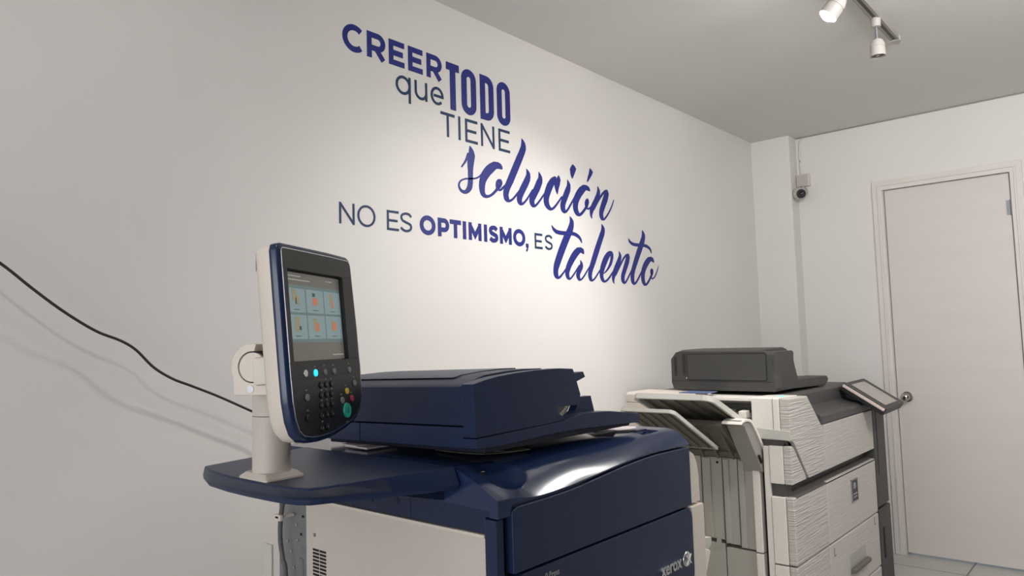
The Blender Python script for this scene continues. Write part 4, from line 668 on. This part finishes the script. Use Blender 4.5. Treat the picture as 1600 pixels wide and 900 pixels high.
bm = bmesh.new(); add_box(bm, GX+.018, 2.70, 1.279, 1.66, .06, .475, .002); add_box(bm, GX+.014, GX+.022, 1.245+.05, 1.262+.05, .46, .493, .001); p2('side_panel', bm, 'panel_plastic', label='rear lower side panel with a catch')
for (y, z) in ((1.352, .783), (1.296, .781), (1.205, .745)):
    bm = bmesh.new(); cyl(bm, (GX+.020, y, z), (-1, 0, 0), .005, .005, .004, 12); p2('panel_screw', bm, 'dark')
p2('finisher_rail', prism([(2.60, .83), (2.655, .80), (2.70, .80), (2.70, .86), (2.62, .86)], 1, 1.15, 1.60, .003), 'tray_dark', label='grey ledge under the trays')
# finisher top and interior behind the trays
p2('finisher_top', prism([(GX, 1.0), (GX, 1.034), (GX+.02, 1.042), (2.83, 1.042), (2.83, 1.0)], 1, 1.375, 1.69, .004), 'cream_warm', label='white top of the finisher')
p2('finisher_rear', box(GX, 2.70, 1.50, 1.69, .80, 1.0, .004), 'cream_warm', label='white rear upright of the finisher')
p2('top_strip', box(GX+.03, 2.83, 1.14, 1.372, 1.018, 1.030, .002), 'white_plastic')
p2('interior', box(GX+.05, 2.83, 1.142, 1.50, .80, 1.016), 'tray_dark', label='grey inner wall above the trays')
for z in (1.008, .995): p2('interior_slot', box(GX+.040, GX+.052, 1.148, 1.36, z-.009, z), 'dark')
p2('interior_slot', box(GX+.040, GX+.052, 1.148, 1.22, .985-.01, .985), 'dark')
p2('latch', prism([(2.64, .982), (2.64, .955), (2.70, .955), (2.70, .985)], 1, 1.165, 1.195, .003), 'white_plastic')
p2('interior_block', box(GX+.01, 2.70, 1.145, 1.34, .885, .925, .003), 'tray_dark')
p2('interior_slot', box(GX+.004, GX+.03, 1.142, 1.20, .865, .885, .001), 'dark')
# sloping trays: (x,z) profile plane swept in y, front corner rounded
def tray(name, xo, zo, xi, zi, y0, y1, th, rim, label, mt_rim='tray_plastic', rr=.03):
    L = Vector((xi-xo, zi-zo)).length; ax = math.atan2(zi-zo, xi-xo)
    X = Matrix.Translation((xo, 0, zo)) @ Matrix.Rotation(-ax, 4, 'Y')
    # local: x along the slope (0 outer .. L inner), z normal, y = world y
    ol = [(L, y0), (L, y1), (rr*.6, y1), (0, y1-rr*.6)] + [(rr-rr*math.cos(rad(a)), y0+rr-rr*math.sin(rad(a))) for a in (0, 15, 30, 45, 60, 75, 90)]
    il = [(L, y0+rim), (L, y1-rim), (rr*.6+rim, y1-rim), (rim, y1-rim-rr*.6)] + [(rim+rr-rr*math.cos(rad(a)), y0+rim+rr-rr*math.sin(rad(a))) for a in (0, 15, 30, 45, 60, 75, 90)]
    bm = bmesh.new()
    rings = [[(p[0], p[1], z) for p in P_] for P_, z in ((ol, -th*.75), (ol, th*.25), (il, th*.25), (il, 0), )]
    rings += [[(p[0], p[1], z) for p in P_] for P_, z in ((il, -th*.2), (il, -th*.75))]
    R = [[bm.verts.new(p) for p in q] for q in rings]
    def band(A, B):
        for j in range(len(A)): bm.faces.new((A[j], A[(j+1) % len(A)], B[(j+1) % len(B)], B[j]))
    band(R[0], R[1]); band(R[1], R[2]); band(R[2], R[3]); bm.faces.new(R[3]); band(R[0], R[5]); band(R[5], R[4]); bm.faces.new(R[4])
    o = p2(name, bm, mt_rim, None, X, label)
    bm = bmesh.new()
    add_prism(bm, [(p[0], p[1]) for p in il], 2, -th*.25, -th*.2+.0002)
    p2('tray_underside', bm, 'tray_dark', o, X)
    bm = bmesh.new(); n = 5
    for i in range(n):
        y = y0+rim+.02+(y1-y0-2*rim-.05)*i/(n-1); add_box(bm, .02, L-.01, y, y+.010, -th*.75+.001, -th*.2)
    p2('tray_ribs', bm, 'tray_dark', o, X)
    return o, X, L
tray('output_tray', 2.335, 1.062, 2.645, .930, 1.150, 1.470, .020, .010, 'upper output tray tilted up to the left', rr=.035)
tray('output_tray', 2.185, 1.024, 2.50, .862, 1.215, 1.43, .012, .008, 'lower output tray, the longer of the two', rr=.02)
# holder frame of the lower tray with a rounded white rim
HB = [(2.475, .966), (2.520, .968), (2.560, .955), (2.655, .850), (2.662, .760), (2.640, .762), (2.500, .945), (2.475, .950)]
hf = p2('tray_holder', prism(HB, 1, 1.112, 1.180, .003), 'holder_grey', label='holder arm of the lower tray with pale rounded rim')
RIM = catmull([(2.472, .962, 0), (2.505, .969, 0), (2.545, .965, 0), (2.575, .945, 0), (2.62, .895, 0), (2.658, .850, 0)], 5)
bm = bmesh.new()
add_prism(bm, [(p.x, p.y) for p in RIM] + [(p.x-.007, p.y-.009) for p in RIM[::-1]], 1, 1.106, 1.182, .001)
p2('holder_rim', bm, 'white_plastic', hf)
p2('holder_bed', prism([(2.475, .962), (2.51, .960), (2.655, .835), (2.655, .800), (2.46, .945)], 1, 1.182, 1.46, .002), 'tray_dark', hf)
p2('holder_slot', prism([(2.60, .852-.025), (2.625, .822-.025), (2.63, .826-.025), (2.606, .856-.025)], 1, 1.104, 1.12), 'dark', hf)
for y in (1.20, 1.26, 1.32, 1.38): p2('holder_rib', prism([(2.50, .925), (2.60, .835), (2.60, .805), (2.50, .915)], 1, y, y+.008), 'tray_dark', hf)

# scanner deck
p2('scanner_deck', prism([(1.09, .965), (1.09, 1.020), (1.105, 1.032), (1.69, 1.032), (1.69, .90), (1.06, .90), (1.06, .955)], 0, 2.835, 3.645, .004), 'grey_deck', label='charcoal scanner deck')
p2('deck_ledge', prism([(GY, .909), (GY, .938), (1.012, .946), (1.075, .958), (1.10, .962), (1.10, .909)], 0, 2.968, 3.650, .002), 'grey_deck', label='charcoal ledge in front of the scanner')
p2('deck_ledge', prism([(2.838, 1.012), (2.966, .909), (2.966, .95), (2.85, 1.03)], 1, GY+.038, 1.088, .001), 'grey_deck')
p2('deck_notch', box(2.975, 2.977, GY-.0006, GY+.002, .911, .937), 'charcoal')
# document feeder of the far copier
AX, AY0, AY1 = 2.785, 1.107, 1.546
f2 = [(AX+.030, 1.045), (AX, 1.060), (AX, 1.180), (AX+.012, 1.198), (AX+.035, 1.203), (2.99, 1.204), (3.002, 1.192), (2.992, 1.178), (2.998, 1.15), (3.03, 1.079), (3.395, 1.074), (3.402, 1.055), (3.38, 1.047)]
ft = [(AX, 1.045), (AX, 1.190), (AX+.012, 1.205), (AX+.06, 1.212), (3.03, 1.214), (3.07, 1.206), (3.118, 1.184), (3.122, 1.168), (3.070, 1.150), (3.02, 1.139), (3.03, 1.079), (3.36, 1.076), (3.36, 1.045)]
fp = [(1.107, 1.046), (1.1, 1.06), (1.114, 1.17), (1.125, 1.19), (1.14, 1.203), (1.50, 1.208), (1.525, 1.203), (1.548, 1.175), (1.549, 1.075), (1.54, 1.050), (1.53, 1.046)]
g_ad = p2('document_feeder', prism(ft, 1, 1.16, 1.53, .006, 3), 'grey_plastic', label='charcoal document feeder')
p2('feeder_side', prism(fp, 0, AX-.006, AX+.06, .003), 'grey_plastic', g_ad)
p2('feeder_front', prism([(AX+.004, 1.046), (AX+.004, 1.07), (AX-.002, 1.175), (AX+.002, 1.190), (AX+.03, 1.200), (2.985, 1.201), (3.0, 1.193), (2.995, 1.165), (3.005, 1.14), (3.035, 1.082), (3.02, 1.05), (2.99, 1.046)], 1, 1.106, 1.162, .003), 'grey_plastic', g_ad)
p2('side_hatch', prism(rrect(1.135, 1.470, 1.090, 1.194, .006), 0, AX-.0085, AX-.005, .001), 'grey_plastic', g_ad)
p2('hatch_seam', prism(rrect(1.132, 1.473, 1.087, 1.197, .007), 0, AX-.0068, AX-.0058), 'dark', g_ad)
p2('side_seam', box(AX-.0066, AX-.003, 1.112, 1.546, 1.0825, 1.084), 'dark', g_ad)
bm = bmesh.new()
for i in range(17): add_box(bm, AX-.0068, AX-.004, 1.478, 1.494, 1.112+i*.0052, 1.1145+i*.0052); add_box(bm, AX-.0068, AX-.004, 1.520, 1.532, 1.105+i*.0048, 1.1075+i*.0048)
p2('vent', bm, 'dark', g_ad)
bm = bmesh.new(); cyl(bm, (AX-.006, 1.476, 1.096), (-1, 0, 0), .003, .003, .003, 12); p2('screw', bm, 'silver', g_ad)
ot = p2('feeder_tray', prism([(3.0, 1.052), (3.03, 1.080), (3.385, 1.077), (3.405, 1.066), (3.400, 1.052), (3.36, 1.036), (3.0, 1.045)], 1, 1.107, 1.20, .004), 'grey_plastic', g_ad)
p2('feeder_tray', box(3.03, 3.38, 1.20, 1.50, 1.040, 1.058, .003), 'charcoal', g_ad); p2('feeder_tray', prism([(3.03, 1.052), (3.03, 1.082), (3.38, 1.079), (3.40, 1.066), (3.38, 1.05)], 1, 1.49, 1.53, .003), 'grey_plastic', g_ad)
tag(finish('plastic_strip', box(2.655, 2.755, 1.33, 1.45, 1.0425, 1.0455, .001), 'blue_strip'), 'dull blue strip on the white copier top at the left foot of the charcoal feeder', 'strip')
# tilted operator panel on its arm
Q0, Q3, Q1 = Vector((3.50, 1.07, 1.038)), Vector((3.85, 1.08, 1.040)), Vector((3.492, .895, .925))
ex = (Q3-Q0).normalized(); ey = (Q0-Q1); ey = (ey - ex*ey.dot(ex)); hgt = ey.length; ey.normalize(); ez = ex.cross(ey); wid = (Q3-Q0).length
XP = Matrix.Translation(Q1) @ Matrix((ex, ey, ez)).transposed().to_4x4()
op = p2('operator_panel', prism(rrect(0, wid, 0, hgt, .012), 2, -.034, 0, .004), 'charcoal', None, XP, 'tilted charcoal operator panel with grey screen')
p2('panel_edge', box(-.004, .004, .006, hgt-.004, -.016, -.003, .002), 'bezel_bright', op, XP, 'pinkish light edge strip')
p2('panel_edge', box(-.003, .006, .004, hgt-.003, -.034, -.018, .002), 'dark', op, XP)
p2('panel_screen', prism(rrect(.060, wid-.065, .022, hgt-.022, .003), 2, -.001, .0012), 'screen_grey', op, XP, 'grey reflective screen')
p2('panel_frame', prism(rrect(.052, wid-.057, .014, hgt-.014, .005), 2, -.001, .0006), 'black_plastic', op, XP)
p2('panel_arm', prism([(.985, .93), (.985, .965), (1.06, 1.01), (1.12, 1.01), (1.12, .93)], 0, 3.58, 3.80, .004), 'charcoal', op)
for x in (2.80, 3.70):
    for y in (1.1, 1.6):
        bm = bmesh.new(); cyl(bm, (x-.012, y, .030), (1, 0, 0), .030, .030, .024, 20, .003); add_box(bm, x-.016, x+.016, y-.012, y+.012, .03, .062); p2('caster', bm, 'dark')

# ------------------------------------------------------------------ cables
wp = [(.20, 1.80, 1.61), (.33, 1.803, 1.535), (.426, 1.80, 1.465), (.485, 1.80, 1.414), (.547, 1.80, 1.364), (.612, 1.80, 1.321), (.665, 1.80, 1.298), (.700, 1.80, 1.275), (.740, 1.80, 1.233), (.785, 1.80, 1.203), (.833, 1.80, 1.182), (.90, 1.80, 1.152), (.99, 1.80, 1.107), (1.08, 1.80, 1.062), (1.16, 1.80, .99), (1.20, 1.80, .85), (1.205, 1.80, .60), (1.20, 1.80, .30), (1.19, 1.80, .08), (1.15, 1.80, .010), (1.0, 1.79, .006)]
bm = bmesh.new(); tube(bm, catmull(wp, 6), .0032, 10); tag(finish('power_cable', bm, 'cable', ang=60), 'thin black cable hanging slantwise in front of the bare white wall on the left', 'cable')
wp = [(.885, 1.44, .985), (.888, 1.475, .93), (.890, 1.49, .88), (.891, 1.492, .84), (.893, 1.485, .80), (.895, 1.478, .77), (.90, 1.48, .60), (.90, 1.50, .3), (.91, 1.56, .02)]
bm = bmesh.new(); tube(bm, catmull([(.885, 1.40, 1.013)] + wp, 6), .0052, 12)
cb = part('power_cable', bm, 'cable_grey', None, None, 'grey cable running down behind the cream side cover', 60)
bm = bmesh.new(); add_box(bm, .882, .922, 1.484, 1.500, .890, .897, .0015); part('cable_clip', bm, 'cream_warm', cb)
bm = bmesh.new(); add_box(bm, .882, .890, 1.478, 1.505, .886, .900, .002); part('cable_clip', bm, 'cream_warm', cb)
# pale grey duct standing behind the press
tag(finish('cable_duct', box(.930, .9365, 1.598, 1.630, 0, .805, .002), 'tray_plastic'), 'narrow pale duct standing on the floor behind the grey cable', 'duct')

# ------------------------------------------------------------------ track light
TY = .722
tr = thing('track_rail', 'slim grey lighting rail fixed along the ceiling with a pale end cap', 'track light rail', (1.8, TY, ZC))
bm = bmesh.new(); add_box(bm, .1, 3.30, TY-.017, TY-.007, ZC-.020, ZC+.001); add_box(bm, .1, 3.30, TY+.007, TY+.017, ZC-.020, ZC+.001); finish('rail', bm, 'rail_grey', tr, tr)
finish('rail_slot', box(.1, 3.30, TY-.0068, TY+.0068, ZC-.017, ZC+.001), 'track', tr, tr)
bm = bmesh.new(); add_prism(bm, [(3.30, TY-.019), (3.325, TY-.019), (3.365, TY+.0), (3.325, TY+.019), (3.30, TY+.019)], 2, ZC-.022, ZC+.001, .001); finish('end_cap', bm, 'lamp_white', tr, tr)
def spotlight(x, aim, label, lit, power=0, cone=90):
    z = 2.378; K = .98 if lit else .86
    t = thing('spotlight', label, 'spotlight', (x, TY, ZC), 'white track spotlights')
    bm = bmesh.new(); cyl(bm, (x, TY, ZC-.016), (0, 0, -1), .018, .017, .036, 24, .002); finish('adapter', bm, 'lamp_white', t, t)
    bm = bmesh.new(); cyl(bm, (x, TY, ZC-.050), (0, 0, -1), .0055, .0055, .062, 12); add_box(bm, x-.014, x+.014, TY-.003, TY+.003, z-.002, z+.016, .001); finish('stem', bm, 'steel', t, t)
    dv = Vector(aim).normalized(); o = Vector((x, TY, z))
    bm = bmesh.new(); q = dv.to_track_quat('Z', 'Y').to_matrix().to_4x4(); Xs = Matrix.Translation(o) @ q
    prof = [(.012, -.030), (.024, -.022), (.031, -.004), (.0315, .008), (.0300, .0085), (.0300, .0105), (.0315, .011), (.0325, .048), (.0325, .050), (.0295, .050), (.0285, .040)]
    n = 36; R = [[bm.verts.new((K*r_*math.cos(2*PI*i/n), K*r_*math.sin(2*PI*i/n), K*zz)) for i in range(n)] for r_, zz in prof]
    for A, B in zip(R, R[1:]):
        for i in range(n): bm.faces.new((A[i], A[(i+1) % n], B[(i+1) % n], B[i]))
    bm.faces.new(R[0]); bm.faces.new(R[-1])
    hd = finish('lamp_head', bm, 'lamp_white', t, t, Xs, 30)
    bm = bmesh.new()
    if lit: ball(bm, (0, 0, .0420), .0272, 1, 1, .8, 28)
    else: cyl(bm, (0, 0, .0405), (0, 0, 1), .0265, .0265, .004, 28)
    bmesh.ops.scale(bm, vec=(K, K, K), verts=bm.verts)
    bl = finish('bulb', bm, 'lamp_glow' if lit else 'tray_dark', t, t, Xs)
    if not lit:
        bm = bmesh.new(); cyl(bm, (0, 0, .0446*K), (0, 0, 1), .008, .006, .004, 16); finish('bulb_centre', bm, 'paper_old', t, t, Xs)
    if power:
        l = bpy.data.lights.new('spot_light', 'SPOT'); l.energy = power; l.spot_size = rad(cone); l.spot_blend = .9; l.shadow_soft_size = .035; l.color = (1, .98, .955)
        lo = bpy.data.objects.new('spot_light', l); C.objects.link(lo); lo.location = o + dv*.075; lo.rotation_euler = dv.to_track_quat('-Z', 'Y').to_euler()
spotlight(3.02, (0, 0, -1), 'unlit white spotlight hanging straight down from the rail, beside its end', False)
o = Vector((SPOTS[2][0], TY, 2.4)); spotlight(SPOTS[2][0], Vector(SPOTS[2][1])-o, 'lit white spotlight glowing at the top edge of the photo', True, SPOTS[2][2], SPOTS[2][3])
for i, (x, aim, pw, cn) in enumerate(SPOTS[:2]): spotlight(x, Vector(aim)-Vector((x, TY, 2.4)), ['lit white spotlight on the near end of the rail, above the touch panel', 'lit white spotlight on the rail above the navy press'][i], True, pw, cn)

# ------------------------------------------------------------------ security camera and its box
jb = thing('junction_box', 'small white junction box on the far wall beside the corner pier', 'junction box', (XF, 1.575, 2.21))
finish('box', box(XF-.040, XF+.002, 1.532, 1.608, 2.185, 2.262, .003), 'frame_paint', jb, jb); finish('box_lid', box(XF-.044, XF-.040, 1.536, 1.604, 2.189, 2.258, .001), 'lamp_white', jb, jb)
bm = bmesh.new(); tube(bm, catmull([(XF-.008, 1.585, 2.26), (XF-.008, 1.590, 2.34), (XF-.008, 1.588, 2.44), (XF-.008, 1.583, 2.475), (XF-.008, 1.565, 2.496)], 6), .0045, 10)
tag(finish('cable_conduit', bm, 'frame_paint', ang=60), 'thin white conduit rising from the junction box to the ceiling', 'conduit')
sc_ = thing('security_camera', 'white dome security camera with a black lens hanging below the junction box', 'security camera', (XF-.07, 1.575, 2.12))
cpos = Vector((XF-.085, 1.578, 2.132)); look = Vector((-.75, -.62, -.18)).normalized()
bm = bmesh.new(); ball(bm, cpos, .041, n=32); finish('camera_ball', bm, 'lamp_white', sc_, sc_)
bm = bmesh.new(); cyl(bm, cpos + look*.030, look, .029, .026, .010, 28, .001); finish('lens_housing', bm, 'black_plastic', sc_, sc_)
bm = bmesh.new(); ball(bm, cpos + look*.036, .015); finish('camera_lens', bm, 'lens', sc_, sc_)
bm = bmesh.new(); tube(bm, catmull([cpos, cpos+Vector((.03, 0, .012)), (XF-.02, 1.577, 2.165), (XF-.02, 1.575, 2.187)], 5), .009, 10); cyl(bm, (XF+.001, 1.577, 2.155), (-1, 0, 0), .028, .025, .020, 24, .002); finish('mount_arm', bm, 'lamp_white', sc_, sc_)
